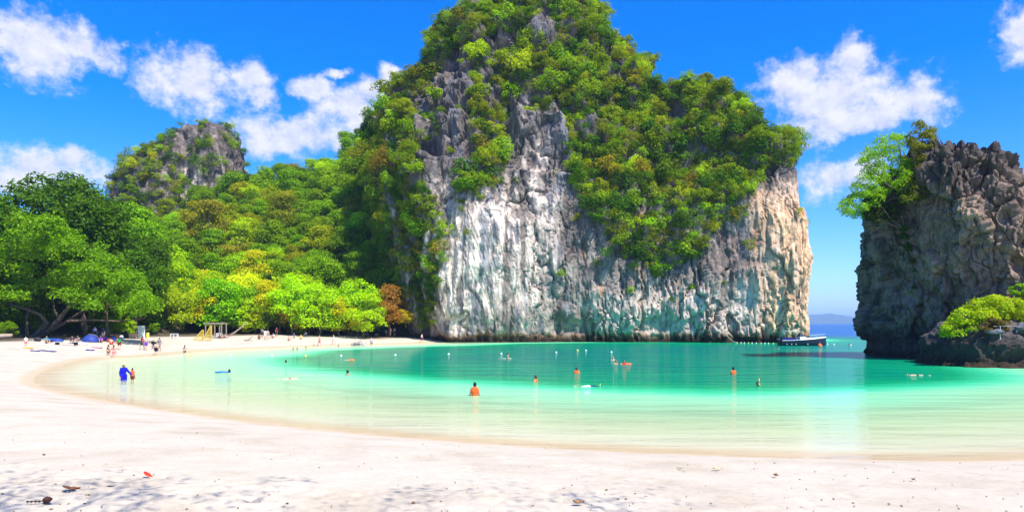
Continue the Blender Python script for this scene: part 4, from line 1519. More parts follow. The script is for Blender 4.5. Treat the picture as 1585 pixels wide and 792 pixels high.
# ---- undergrowth that closes the forest floor on the slope
def understorey():
    rg = np.random.default_rng(9)
    Vs, Cs = [], []
    cnt = 0
    while cnt < 620:
        px = rg.uniform(-40, 668)
        d = rg.uniform(108, 214)
        x, y, _ = atd(px, d)
        ft = np.interp(px, FOOT_PX, FOOT_D)
        if d < ft + 1.5:
            continue
        z = gz1(x, y)
        r = rg.uniform(1.2, 2.4)
        s = SHRUB[rg.integers(8)].reshape(-1, 4, 3)[rg.permutation(820)[:300]].reshape(-1, 3)
        Vs.append(s * np.array([r, r, r * 1.1]) * 1.15 + np.array([x, y, z + 0.7 * r]))
        t = [DARKG, MIDG, DARKG, OLIVE][rg.integers(4)]
        Cs.append(np.tile(np.array(vary(t, rg)), (len(s), 1)))
        cnt += 1
    V = np.concatenate(Vs)
    me = mesh_np('forest_undergrowth', V, quads(len(V) // 4))
    vcol(me, 'tint', np.concatenate(Cs))
    tag(obj('forest_undergrowth', me, M_LEAF_T), 'dark undergrowth between the trees of the slope', kind='stuff')


understorey()


# ---- plants on the stack
def on_rock(V, px, py):
    a, b = proj(V)
    k = np.argmin((a - px) ** 2 + (b - py) ** 2 + np.where(V[:, 1] < np.median(V[:, 1]) + 3, 0, 1e6))
    return V[k]


def leafy(name, label, puffs, n, size, tint, base, stems, cat='shrub', seed=1):
    """a plant built round local leaf clumps, with stems reaching from its base into them"""
    rng = np.random.default_rng(seed)
    r = empty(name, base)
    tag(r, label, cat)
    pf = np.array(puffs, float)
    c = obj('crown', mesh_np('crown', leaves(rng, pf, n, size), quads(n)), M_LEAF, r)
    c.color = (*tint, 1)
    mb = MB()
    for q in range(0, len(pf), max(1, len(pf) // stems)):
        t = Vector(pf[q, :3])
        m = t * 0.5 + Vector((rng.normal() * .15, rng.normal() * .15, -0.15 * t.length))
        mb.tube([Vector((0, 0, -0.3)), m, t], [0.09, 0.06, 0.02], 5, cap=False)
    mb.build('trunk', M_BARK, r, True)
    return r


def px_puffs(base, dd, shape, n, smin, smax, flat, seed, depth=1.6):
    """leaf clumps filling a patch of the picture plane at the plant's own distance"""
    rng = np.random.default_rng(seed)
    d = base[1] + dd
    xs = [p[0] for p in shape]
    ys = [p[1] for p in shape]
    out = []
    while len(out) < n:
        a, b = rng.uniform(min(xs), max(xs)), rng.uniform(min(ys), max(ys))
        if not in_poly(np.array([a]), np.array([b]), shape)[0]:
            continue
        yy = rng.uniform(-depth, depth)
        D = d + yy
        s = rng.uniform(smin, smax)
        out.append(((a - CX) / F * D - base[0], D - base[1], H + (HY - b) * D / F - base[2], s, s, s * flat))
    return out


def stack_plants():
    b = on_rock(SV, 1395, 300)
    b = (float(b[0]), float(b[1]), float(b[2]))
    sh = [(1296, 325), (1318, 305), (1330, 262), (1345, 225), (1375, 208), (1402, 215), (1418, 245), (1432, 262), (1425, 300), (1398, 320), (1375, 300), (1350, 325), (1325, 338)]
    leafy('stack_tree', 'bright green airy tree leaning out over the left edge of the stack', px_puffs(b, 0.6, sh, 190, 0.38, 0.72, 0.9, 3, 2.4), 17000, 0.2, (0.24, 0.42, 0.018), b, 12, 'tree', 4)
    b = on_rock(SV, 1432, 262)
    b = (float(b[0]), float(b[1]) + 1.5, float(b[2]))
    sh = [(1402, 215), (1412, 195), (1432, 190), (1448, 205), (1450, 235), (1442, 262), (1425, 275), (1415, 240)]
    leafy('stack_tree', 'olive green small tree on the top left of the stack', px_puffs(b, 0.5, sh, 60, 0.34, 0.6, 0.85, 5, 1.2), 5600, 0.2, (0.20, 0.20, 0.014), b, 8, 'tree', 6)
    b = on_rock(SV, 1425, 285)
    b = tuple(map(float, b))
    sh = [(1400, 275), (1432, 262), (1452, 275), (1445, 300), (1420, 312), (1395, 310)]
    leafy('stack_shrub', 'dull olive shrub tangled on the upper face of the stack', px_puffs(b, -0.3, sh, 36, 0.35, 0.5, 0.7, 7, 0.6), 3400, 0.19, (0.15, 0.17, 0.016), b, 6, 'shrub', 8)
    b = on_rock(SV, 1352, 330)
    b = tuple(map(float, b))
    sh = [(1328, 318), (1350, 305), (1385, 310), (1402, 330), (1378, 348), (1340, 345)]
    leafy('stack_shrub', 'dark shrub hanging below the bright tree on the stack', px_puffs(b, -0.3, sh, 40, 0.35, 0.6, 0.7, 9, 0.7), 4600, 0.2, (0.035, 0.06, 0.008), b, 6, 'shrub', 10)
    b = on_rock(SV, 1376, 365)
    b = tuple(map(float, b))
    pts = []
    rg = np.random.default_rng(4)
    for k in range(34):
        t = k / 33
        q = on_rock(SV, 1374 + rg.normal() * 8 + 4 * t, 345 + 88 * t)
        s = rg.uniform(0.28, 0.5) * (1 - 0.35 * t)
        pts.append((q[0] - b[0], q[1] - b[1] - 0.1, q[2] - b[2], s, s * 0.7, s))
    leafy('stack_creeper', 'dark green creeper hanging down the shaded face of the stack', pts, 3600, 0.19, (0.05, 0.10, 0.010), b, 10, 'plant', 12)
    # the bright bush on the shelf
    b = on_rock(HV, 1530, 505)
    b = (float(b[0]), float(b[1]) + 1.2, float(b[2]))
    sh = [(1462, 528), (1466, 500), (1490, 482), (1510, 466), (1540, 462), (1600, 472), (1640, 490), (1600, 502), (1560, 494), (1530, 500), (1505, 512), (1482, 518)]
    leafy('shelf_bush', 'bright yellow-green bush spreading over the rock shelf', px_puffs(b, 0.2, sh, 150, 0.38, 0.66, 0.75, 13, 1.6), 16000, 0.22, (0.38, 0.46, 0.010), b, 14, 'shrub', 14)
    b = (b[0] + 1.6, b[1] + 0.4, b[2])
    sh = [(1515, 505), (1535, 492), (1562, 495), (1570, 508), (1545, 512), (1525, 515)]
    leafy('dry_bush', 'dry brownish twiggy bush below the bright bush on the shelf', px_puffs(b, -2.2, sh, 16, 0.25, 0.42, 0.6, 15, 0.5), 1700, 0.18, (0.14, 0.10, 0.045), b, 8, 'shrub', 16)
    b = on_rock(SV, 1577, 470)
    b = tuple(map(float, b))
    sh = [(1558, 450), (1568, 438), (1590, 436), (1610, 450), (1600, 465), (1575, 462)]
    leafy('ledge_sapling', 'small green sapling at the right edge above the bright bush', px_puffs(b, -1.0, sh, 16, 0.22, 0.4, 0.55, 17, 0.7), 1900, 0.2, (0.2, 0.36, 0.012), b, 5, 'plant', 18)


stack_plants()

# ------------------------------------------------------------------ people
def surface_nets(f, origin, h):
    """closed quad surface of the zero level of a sampled field (negative inside)"""
    s = f < 0
    nx, ny, nz = f.shape
    acc = np.zeros((nx - 1, ny - 1, nz - 1, 3))
    cnt = np.zeros((nx - 1, ny - 1, nz - 1))
    off = [(0, 0, 0), (1, 0, 0), (0, 1, 0), (1, 1, 0), (0, 0, 1), (1, 0, 1), (0, 1, 1), (1, 1, 1)]
    sl = lambda o: np.s_[o[0]:nx - 1 + o[0], o[1]:ny - 1 + o[1], o[2]:nz - 1 + o[2]]
    for i in range(8):
        for j in range(i + 1, 8):
            if sum(abs(a - b) for a, b in zip(off[i], off[j])) != 1:
                continue
            A, B = f[sl(off[i])], f[sl(off[j])]
            m = (A < 0) != (B < 0)
            t = np.where(m, A / np.where(m, A - B, 1), 0)
            for k in range(3):
                acc[..., k] += np.where(m, off[i][k] + t * (off[j][k] - off[i][k]), 0)
            cnt += m
    act = cnt > 0
    idx = np.full(act.shape, -1)
    idx[act] = np.arange(act.sum())
    ii = np.argwhere(act)
    V = (ii + acc[act] / cnt[act][:, None]) * h + origin
    Q = []
    for ax in range(3):
        a1, a2 = [(1, 2), (2, 0), (0, 1)][ax]
        lo = [slice(None)] * 3
        hi = [slice(None)] * 3
        lo[ax], hi[ax] = slice(0, -1), slice(1, None)
        ch = s[tuple(lo)] != s[tuple(hi)]
        e = np.argwhere(ch)
        e = e[(e[:, a1] > 0) & (e[:, a2] > 0) & (e[:, a1] < f.shape[a1] - 1) & (e[:, a2] < f.shape[a2] - 1)]
        if not len(e):
            continue
        sg = s[tuple(e.T)]
        d1 = np.zeros(3, int)
        d1[a1] = 1
        d2 = np.zeros(3, int)
        d2[a2] = 1
        q = np.stack([idx[tuple((e - d1 - d2).T)], idx[tuple((e - d2).T)], idx[tuple(e.T)], idx[tuple((e - d1).T)]], -1)
        q[~sg] = q[~sg][:, ::-1]
        Q.append(q)
    return V, np.concatenate(Q)


BASE_JOINTS = dict(pelvis=(0, 0, .96), chest=(0, 0, 1.27), neck=(0, .01, 1.44), head=(0, -.015, 1.60),
                   hipL=(-.085, 0, .92), hipR=(.085, 0, .92), kneeL=(-.10, -.015, .50), kneeR=(.10, -.015, .50), ankL=(-.10, .02, .08), ankR=(.10, .02, .08),
                   toeL=(-.125, -.13, .03), toeR=(.125, -.13, .03), shL=(-.175, .01, 1.39), shR=(.175, .01, 1.39), elL=(-.235, .03, 1.12), elR=(.235, .03, 1.12),
                   wrL=(-.245, -.03, .88), wrR=(.245, -.03, .88), haL=(-.245, -.05, .79), haR=(.245, -.05, .79))
POSES = {
    'stand': {},
    'walk': dict(kneeL=(-.09, -.16, .53), ankL=(-.09, -.20, .09), toeL=(-.10, -.36, .05), kneeR=(.09, .10, .50), ankR=(.09, .33, .13), toeR=(.10, .22, .03),
                 elL=(-.23, .14, 1.14), wrL=(-.24, .16, .90), haL=(-.24, .15, .81), elR=(.23, -.10, 1.14), wrR=(.24, -.22, .94), haR=(.24, -.27, .86)),
    'lean': dict(chest=(.02, -.08, 1.26), neck=(.03, -.13, 1.42), head=(.04, -.19, 1.56), shL=(-.15, -.10, 1.37), shR=(.20, -.10, 1.37), elR=(.34, -.22, 1.15), wrR=(.46, -.32, .96), haR=(.50, -.36, .88),
                 elL=(-.22, -.12, 1.11), wrL=(-.18, -.26, .92), haL=(-.15, -.33, .85)),
    'hold': dict(elR=(.30, -.06, 1.16), wrR=(.46, -.16, .98), haR=(.53, -.19, .91)),
    'back': dict(elL=(-.30, -.12, 1.20), wrL=(-.14, -.24, 1.28), haL=(-.06, -.27, 1.31), elR=(.30, -.12, 1.20), wrR=(.14, -.24, 1.26), haR=(.06, -.27, 1.28)),
    'swim': dict(elL=(-.27, -.10, 1.16), wrL=(-.30, -.32, 1.12), haL=(-.30, -.41, 1.12), elR=(.27, -.10, 1.16), wrR=(.30, -.32, 1.12), haR=(.30, -.41, 1.12),
                 kneeL=(-.14, -.20, .62), ankL=(-.16, .10, .28), toeL=(-.17, .06, .14), kneeR=(.14, -.10, .58), ankR=(.16, .22, .28), toeR=(.17, .20, .14)),
    'sit': dict(pelvis=(0, 0, .14), hipL=(-.09, -.02, .12), hipR=(.09, -.02, .12), chest=(0, .04, .46), neck=(0, .03, .63), head=(0, -.02, .79), shL=(-.175, .04, .58), shR=(.175, .04, .58),
                kneeL=(-.14, -.36, .44), kneeR=(.14, -.36, .44), ankL=(-.13, -.60, .08), ankR=(.13, -.60, .08), toeL=(-.14, -.75, .03), toeR=(.14, -.75, .03),
                elL=(-.25, -.10, .42), wrL=(-.17, -.30, .46), haL=(-.14, -.38, .48), elR=(.25, -.10, .42), wrR=(.17, -.30, .46), haR=(.14, -.38, .48)),
    'bend': dict(pelvis=(0, .06, .92), chest=(0, -.16, 1.10), neck=(0, -.30, 1.20), head=(0, -.44, 1.22), shL=(-.175, -.26, 1.17), shR=(.175, -.26, 1.17), hipL=(-.085, .05, .88), hipR=(.085, .05, .88),
                 elL=(-.21, -.34, .90), wrL=(-.19, -.42, .66), haL=(-.19, -.44, .57), elR=(.21, -.34, .90), wrR=(.19, -.42, .66), haR=(.19, -.44, .57),
                 kneeL=(-.11, -.06, .49), kneeR=(.11, -.06, .49), ankL=(-.12, .05, .08), ankR=(.12, .05, .08), toeL=(-.14, -.10, .03), toeR=(.14, -.10, .03)),
    'prone': dict(head=(0, -.05, 1.60), elL=(-.30, .02, 1.58), wrL=(-.26, -.02, 1.82), haL=(-.24, -.03, 1.91), elR=(.26, -.06, 1.14), wrR=(.24, -.18, .94), haR=(.24, -.22, .86),
                  kneeL=(-.11, .03, .50), ankL=(-.13, -.10, .12), toeL=(-.14, -.14, -.03), kneeR=(.11, -.05, .50), ankR=(.14, .04, .10), toeR=(.15, .02, -.05)),
}
_bodies = {}


def prims_of(pose):
    J = {k: np.array(v, float) for k, v in {**BASE_JOINTS, **POSES[pose]}.items()}
    hips = J['hipR'] - J['hipL']
    ch = J['shR'] - J['shL']
    P = {'belly': (J['pelvis'], J['chest'], .118, .122), 'hips': (J['hipL'] * .95 + J['hipR'] * .05, J['hipR'] * .95 + J['hipL'] * .05, .105, .105),
         'ribs': (J['chest'] - ch * .22, J['chest'] + ch * .22, .112, .112), 'yoke': (J['shL'] * .85 + J['shR'] * .15, J['shR'] * .85 + J['shL'] * .15, .062, .062),
         'chest': (J['chest'], J['neck'] - np.array([0, 0, .06]), .12, .085), 'neck': (J['neck'] - (J['head'] - J['neck']) * .2, J['head'], .052, .05)}
    for s in 'LR':
        P['thigh' + s] = (J['hip' + s], J['knee' + s], .086, .054)
        P['calf' + s] = (J['knee' + s], J['ank' + s] * .35 + J['knee' + s] * .65, .052, .056)
        P['shin' + s] = (J['ank' + s] * .35 + J['knee' + s] * .65, J['ank' + s], .054, .034)
        P['foot' + s] = (J['ank' + s], J['toe' + s], .038, .028)
        P['arm' + s] = (J['sh' + s], J['el' + s], .052, .038)
        P['fore' + s] = (J['el' + s], J['wr' + s], .039, .026)
        P['palm' + s] = (J['wr' + s], J['ha' + s], .026, .032)
    return J, P


def cone_sdf(X, a, b, ra, rb):
    ab = b - a
    L2 = ab @ ab + 1e-9
    t = np.clip(((X - a) @ ab) / L2, 0, 1)
    return np.linalg.norm(X - a - t[..., None] * ab, axis=-1) - (ra + (rb - ra) * t)


def head_sdf(X, c, k=0.0):
    q = (X - c) / np.array([.078 + k, .098 + k, .122 + k])
    r = np.linalg.norm(q, axis=-1)
    return (r - 1) * (.078 + k)


def smin(a, b, k):
    h = np.clip(0.5 + 0.5 * (b - a) / k, 0, 1)
    return b * (1 - h) + a * h - k * h * (1 - h)


def piece(pose, what, res=0.024):
    """mesh of a pose's body, hair or a garment"""
    key = (pose, what)
    if key in _bodies:
        return _bodies[key]
    J, P = prims_of(pose)
    use, headk, clip = [], None, None
    if what == 'body':
        use = [(n, 0, 1, 0.0) for n in P]
        headk = 0.0
    elif what == 'shorts':
        use = [('hips', 0, 1, .024), ('thighL', 0, .62, .026), ('thighR', 0, .62, .026), ('belly', 0, .2, .014)]
    elif what == 'briefs':
        use = [('hips', 0, 1, .012), ('thighL', 0, .08, .012), ('thighR', 0, .08, .012)]
    elif what == 'bikini':
        use = [('ribs', 0, 1, .012)]
    elif what == 'shirt':
        use = [('belly', 0, 1, .022), ('ribs', 0, 1, .022), ('yoke', 0, 1, .02), ('chest', 0, 1, .02), ('armL', 0, .6, .022), ('armR', 0, .6, .022)]
    elif what == 'longshirt':
        use = [('belly', 0, 1, .03), ('ribs', 0, 1, .028), ('yoke', 0, 1, .022), ('chest', 0, 1, .02), ('armL', 0, 1, .022), ('armR', 0, 1, .022), ('foreL', 0, .9, .022), ('foreR', 0, .9, .022),
               ('hips', 0, 1, .035), ('thighL', 0, .8, .045), ('thighR', 0, .8, .045)]
    elif what == 'dress':
        use = [('belly', 0, 1, .02), ('ribs', 0, 1, .018), ('yoke', 0, 1, .012), ('hips', 0, 1, .035), ('thighL', 0, .75, .05), ('thighR', 0, .75, .05)]
    elif what == 'vest':
        use = [('belly', .15, 1, .055), ('ribs', 0, 1, .055), ('yoke', .12, .88, .035), ('chest', 0, .8, .05)]
    elif what == 'pack':
        up = J['neck'] - J['pelvis']
        up /= np.linalg.norm(up)
        bk = np.array([0, 1, 0]) - up * up[1]
        P['pk'] = (J['chest'] + bk * .2 - up * .12, J['chest'] + bk * .2 + up * .10, .12, .10)
        use = [('pk', 0, 1, 0)]
    pts = []
    for n, t0, t1, k in use:
        a, b, ra, rb = P[n]
        a2, b2 = a + (b - a) * t0, a + (b - a) * t1
        pts.append((a2, b2, ra + (rb - ra) * t0 + k, ra + (rb - ra) * t1 + k, n))
    if what in ('hair', 'longhair'):
        lo, hi = J['head'] - .2, J['head'] + .2
        if what == 'longhair':
            lo = lo - np.array([0, 0, .12])
    else:
        lo = np.min([np.minimum(a, b) - max(ra, rb) for a, b, ra, rb, n in pts], 0) - .05
        hi = np.max([np.maximum(a, b) + max(ra, rb) for a, b, ra, rb, n in pts], 0) + .05
        if headk is not None:
            hi = np.maximum(hi, J['head'] + .17)
            lo = np.minimum(lo, J['head'] - .17)
    ax = [np.arange(l, h + res, res) for l, h in zip(lo, hi)]
    X = np.stack(np.meshgrid(*ax, indexing='ij'), -1)
    if what in ('hair', 'longhair'):
        f = head_sdf(X, J['head'] + np.array([0, .008, .008]), .014)
        r = X - J['head']
        f = np.maximum(f, -(r[..., 1] + .02 + r[..., 2] * .55))
        if what == 'longhair':
            f = np.minimum(f, cone_sdf(X, J['head'] + np.array([0, .07, .0]), J['neck'] + np.array([0, .10, -.1]), .062, .045))
    else:
        f = None
        for a, b, ra, rb, n in pts:
            Y = X
            if n in ('belly', 'ribs', 'hips', 'chest') and pose not in ('bend',):
                Y = X * np.array([1, 1.22, 1])
                a, b = a * np.array([1, 1.22, 1]), b * np.array([1, 1.22, 1])
            d = cone_sdf(Y, a, b, ra, rb)
            f = d if f is None else smin(f, d, .035)
        if headk is not None:
            f = smin(f, head_sdf(X, J['head']), .02)
            f = smin(f, cone_sdf(X, J['head'] + np.array([0, -.09, 0.0]), J['head'] + np.array([0, -.108, -.03]), .010, .015), .02)
            for s in (-1, 1):
                f = smin(f, cone_sdf(X, J['head'] + np.array([s * .076, 0.005, -.015]), J['head'] + np.array([s * .084, 0.01, .02]), .012, .014), .01)
    V, Q = surface_nets(f, np.array(lo), res)
    V, Q = [tuple(v) for v in V], [tuple(int(i) for i in q) for q in Q]
    if what == 'body':
        mb = MB()
        for s, sg in (('L', -1), ('R', 1)):
            w, h_ = Vector(J['wr' + s]), Vector(J['ha' + s])
            d = (h_ - w).normalized()
            side = d.cross(Vector((0, 1, 0.2)))
            if side.length < .1:
                side = d.cross(Vector((1, 0, 0)))
            side.normalize()
            pal = side.cross(d)
            for k, (o, l) in enumerate(((-.024, .068), (-.008, .08), (.008, .074), (.023, .058))):
                p0 = h_ + side * o + d * .012
                p1 = p0 + d * l * .5 + pal * .006
                mb.tube([p0, p1, p1 + d * l * .42 + pal * .02], [.0095, .0088, .006], 5)
            p0 = w.lerp(h_, .35) - side * .026
            mb.tube([p0, p0 - side * .022 + d * .03, p0 - side * .028 + d * .062 + pal * .012], [.012, .0105, .007], 5)
        b = len(V)
        V += mb.v
        Q += [tuple(b + i for i in q) for q in mb.f]
    me = mesh_py(what, V, Q, True)
    me.materials.append(None)
    _bodies[key] = me
    return me


SKIN = {'fair': simple('skin_fair', (0.60, 0.37, 0.26), .6, .3, .06), 'tan': simple('skin_tan', (0.44, 0.235, 0.135), .6, .3, .06), 'brown': simple('skin_brown', (0.24, 0.115, 0.065), .6, .3, .06)}
HAIR = {'black': simple('hair_black', (0.012, 0.010, 0.009), .5, .3, .2), 'brown': simple('hair_brown', (0.07, 0.035, 0.018), .5, .3, .2), 'blond': simple('hair_blond', (0.42, 0.28, 0.12), .5, .3, .2)}


def cloth(name, rgb):
    return simple('cloth_' + name, rgb, .85, .15, .1, 14)


C_ORANGE = cloth('orange', (0.85, 0.13, 0.03))
C_RED = cloth('red', (0.55, 0.03, 0.03))
C_DKRED = cloth('dark_red', (0.22, 0.03, 0.025))
C_BLUE = cloth('blue', (0.01, 0.012, 0.42))
C_NAVY = cloth('navy', (0.02, 0.025, 0.09))
C_BLACK = cloth('black', (0.015, 0.015, 0.018))
C_WHITE = cloth('white', (0.78, 0.76, 0.73))
C_GREEN = cloth('green', (0.01, 0.25, 0.06))
C_PINK = cloth('pink', (0.75, 0.20, 0.22))
C_PURPLE = cloth('purple', (0.16, 0.05, 0.45))
C_LILAC = cloth('lilac', (0.50, 0.42, 0.66))
C_YELLOW = cloth('yellow', (0.75, 0.60, 0.08))
C_GREY = cloth('grey', (0.22, 0.22, 0.24))
C_TEAL = cloth('teal', (0.03, 0.28, 0.33))
C_STRAW = simple('straw_weave', (0.74, 0.60, 0.30), .9, .1, .2, 40)
RUBBER_Y = simple('rubber_yellow', (0.75, 0.72, 0.03), .45, .4, .05)
RUBBER_K = simple('rubber_black', (0.012, 0.012, 0.013), .5, .4, .05)
RUBBER_B = simple('rubber_blue', (0.02, 0.17, 0.55), .45, .4, .05)
LENS = simple('mask_lens', (0.04, 0.06, 0.07), .1, .6, .02)


def slot(o, m):
    o.material_slots[0].link = 'OBJECT'
    o.material_slots[0].material = m


def on_ground(px, py):
    z = 0.6
    for _ in range(12):
        x, y, _z = at(px, py, z)
        z = 0.5 * z + 0.5 * max(gz1(x, y), -0.6)
    return (x, y, gz1(x, y))


def person(pos, pose, rz, label, wear, skin='tan', hair='black', long=False, scale=1.0, tilt=0.0, group=None, hat=None, extras=(), nohair=False):
    r = empty('person', pos, rz, scale)
    r.rotation_euler[0] = tilt
    tag(r, label, 'person', group)
    slot(obj('body', piece(pose, 'body'), None, r), SKIN[skin])
    for what, m in wear:
        nm = {'briefs': 'swim_briefs', 'bikini': 'bikini_top', 'vest': 'life_jacket', 'pack': 'backpack', 'longshirt': 'long_tunic'}.get(what, what)
        slot(obj(nm, piece(pose, what), None, r), m)
    if not nohair:
        slot(obj('hair', piece(pose, 'longhair' if long else 'hair'), None, r), HAIR[hair])
    J, _ = prims_of(pose)
    hd = J['head']
    if hat is not None:
        MB().lathe([(.21, .0), (.215, .012), (.115, .03), (.108, .10), (.085, .135), (.03, .15)], 16, (hd[0], hd[1] + .01, hd[2] + .05)).build('hat', hat, r, True)
    for e in extras:
        if e == 'snorkel':
            m = MB().tube([hd + np.array([.06, -.10, -.06]), hd + np.array([.11, -.04, -.03]), hd + np.array([.115, .05, .0]), hd + np.array([.12, .24, .06])], .014, 6)
            m.build('snorkel', RUBBER_Y, r, True)
            MB().box((hd[0], hd[1] - .098, hd[2] + .02), (.15, .04, .075), bev=.015).build('diving_mask', LENS, r)
        if e == 'snorkel_up':
            m = MB().tube([hd + np.array([.06, -.10, -.06]), hd + np.array([.11, -.04, -.03]), hd + np.array([.115, .0, .12]), hd + np.array([.12, .03, .34])], .022, 6)
            m.build('snorkel', RUBBER_Y, r, True)
        if e == 'fins':
            for s in 'LR':
                t, a = J['toe' + s], J['ank' + s]
                d = (t - a) / (np.linalg.norm(t - a) + 1e-9)
                n = np.array([1, 0, 0.])
                q = [t - d * .05 - n * .05, t - d * .05 + n * .05, t + d * .38 + n * .11, t + d * .38 - n * .11]
                k = np.cross(d, n) * .008
                MB().add([p + k for p in q] + [p - k for p in q], [(0, 1, 2, 3), (7, 6, 5, 4), (0, 4, 5, 1), (1, 5, 6, 2), (2, 6, 7, 3), (3, 7, 4, 0)]).build('fin', RUBBER_B, r)
    return r


def bathers():
    g = on_ground
    # --- left shallows and sand
    x, y, _ = at(191.5, 588)
    person((x, y, -.62), 'hold', math.radians(60), 'person in a long blue top and pale sun hat wading in the shallows', [('longshirt', C_BLUE)], 'tan', 'black', hat=C_STRAW, scale=1.0)
    x, y, _ = at(205, 586.5)
    person((x, y, -.42), 'stand', math.radians(170), 'child in an orange life jacket beside the person in blue', [('vest', C_ORANGE), ('shorts', C_DKRED)], 'tan', 'brown', scale=.68)
    x, y, _ = at(168, 551.5)
    person((x, y, -.38), 'stand', math.radians(165), 'person in a dark bikini wading, left one of the pair', [('briefs', C_DKRED), ('bikini', C_DKRED)], 'fair', 'brown', True)
    x, y, _ = at(176, 552)
    person((x, y, -.38), 'hold', math.radians(190), 'person in a pink bikini wading, right one of the pair', [('briefs', C_PINK), ('bikini', C_PINK)], 'fair', 'brown', True)
    person(g(184.5, 541), 'bend', math.radians(200), 'person in a green shirt stooping on the sand by the pair of waders', [('shirt', C_GREEN), ('shorts', C_DKRED)], 'fair', 'brown', scale=1.0)
    person(g(220, 541), 'walk', math.radians(150), 'person in a dark red shirt by the waterline', [('shirt', C_DKRED), ('shorts', C_BLACK)], 'tan', 'black', scale=1.0)
    person(g(226, 542), 'stand', math.radians(10), 'bare-chested person in purple swim shorts by the waterline', [('shorts', C_PURPLE)], 'fair', 'black')
    x, y, _ = at(237.5, 545)
    person((x, y, -.05), 'stand', math.radians(30), 'person in a black top at the water edge', [('shirt', C_BLACK), ('shorts', C_GREY)], 'fair', 'black')
    x, y, _ = at(241.5, 548.5)
    person((x, y, -.2), 'stand', math.radians(185), 'bare-backed person in black shorts at the water edge', [('shorts', C_BLACK)], 'fair', 'brown')
    x, y, z = g(247, 543)
    person((x, y, z), 'walk', math.radians(80), 'person with a dark backpack at the water edge', [('shirt', C_GREY), ('shorts', C_GREY), ('pack', C_BLACK)], 'tan', 'black')
    person(g(40, 537.5), 'stand', math.radians(20), 'small pale child standing by the leaning trunks', [('shirt', C_WHITE), ('shorts', C_PINK)], 'fair', 'brown', scale=.72)
    x, y, _ = at(286, 545.5)
    person((x, y, -.75), 'back', math.radians(180), 'brown-haired bather waist-deep off the yellow stand', [('briefs', C_BLACK)], 'fair', 'brown', True)
    # --- the far sand
    far = [(401, 523.5, 'sit', 20, [('shorts', C_DKRED)], 'brown', 'black', 'dark-skinned person sitting left of the far bathers'),
           (410.5, 523.5, 'stand', 190, [('shirt', C_WHITE), ('shorts', C_WHITE)], 'tan', 'black', 'person all in white standing on the far sand'),
           (414.5, 523.5, 'stand', 10, [('briefs', C_GREY)], 'fair', 'brown', 'bare person beside the one in white on the far sand'),
           (423, 522, 'sit', -30, [('shirt', C_WHITE)], 'tan', 'black', 'person in a white shirt sitting on the far sand'),
           (447, 522.8, 'sit', 40, [('briefs', C_RED)], 'fair', 'brown', 'person in red briefs sitting on the far sand'),
           (466, 522.3, 'sit', 0, [('shirt', C_YELLOW)], 'fair', 'brown', 'yellow-shirted person sitting on the far sand'),
           (473.5, 522.5, 'sit', -20, [('shirt', C_LILAC), ('shorts', C_LILAC)], 'fair', 'black', 'person in lilac sitting on the far sand'),
           (486, 520.5, 'bend', 60, [('shirt', C_RED), ('shorts', C_BLACK)], 'tan', 'black', 'person in a red shirt stooping under the far trees'),
           (494.5, 524.5, 'walk', 100, [('dress', C_PINK)], 'fair', 'blond', 'person in a pink dress on the far sand'),
           (500, 523.8, 'stand', 0, [('shirt', C_NAVY), ('shorts', C_BLACK)], 'tan', 'black', 'person in navy between two bathers on the far sand'),
           (506, 524.3, 'walk', 70, [('briefs', C_YELLOW)], 'fair', 'blond', 'bather in yellow briefs walking on the far sand'),
           (511, 524.8, 'stand', 200, [('shirt', C_LILAC), ('shorts', C_BLUE)], 'fair', 'brown', 'person in lilac top and blue shorts on the far sand'),
           (516.5, 524.0, 'walk', -60, [('dress', C_WHITE)], 'fair', 'brown', 'person in a pale dress at the right of the far bathers'),
           (575, 525.5, 'stand', 30, [('shirt', C_LILAC), ('shorts', C_GREY)], 'fair', 'brown', 'person in a pale shirt beside the boulders'),
           (598, 526.3, 'bend', 250, [('shirt', C_TEAL), ('shorts', C_WHITE)], 'fair', 'brown', 'person in a teal shirt stooping at the beach end'),
           (604.5, 526.5, 'walk', 20, [('briefs', C_RED), ('bikini', C_RED)], 'fair', 'brown', 'person in a red bikini at the beach end'),
           (610.5, 526.3, 'stand', -20, [('shirt', C_WHITE), ('shorts', C_BLACK)], 'fair', 'black', 'person in white shirt and black shorts at the beach end'),
           (653, 529.8, 'walk', 90, [('shirt', C_WHITE), ('shorts', C_DKRED)], 'tan', 'black', 'person walking alone at the foot of the cliff')]
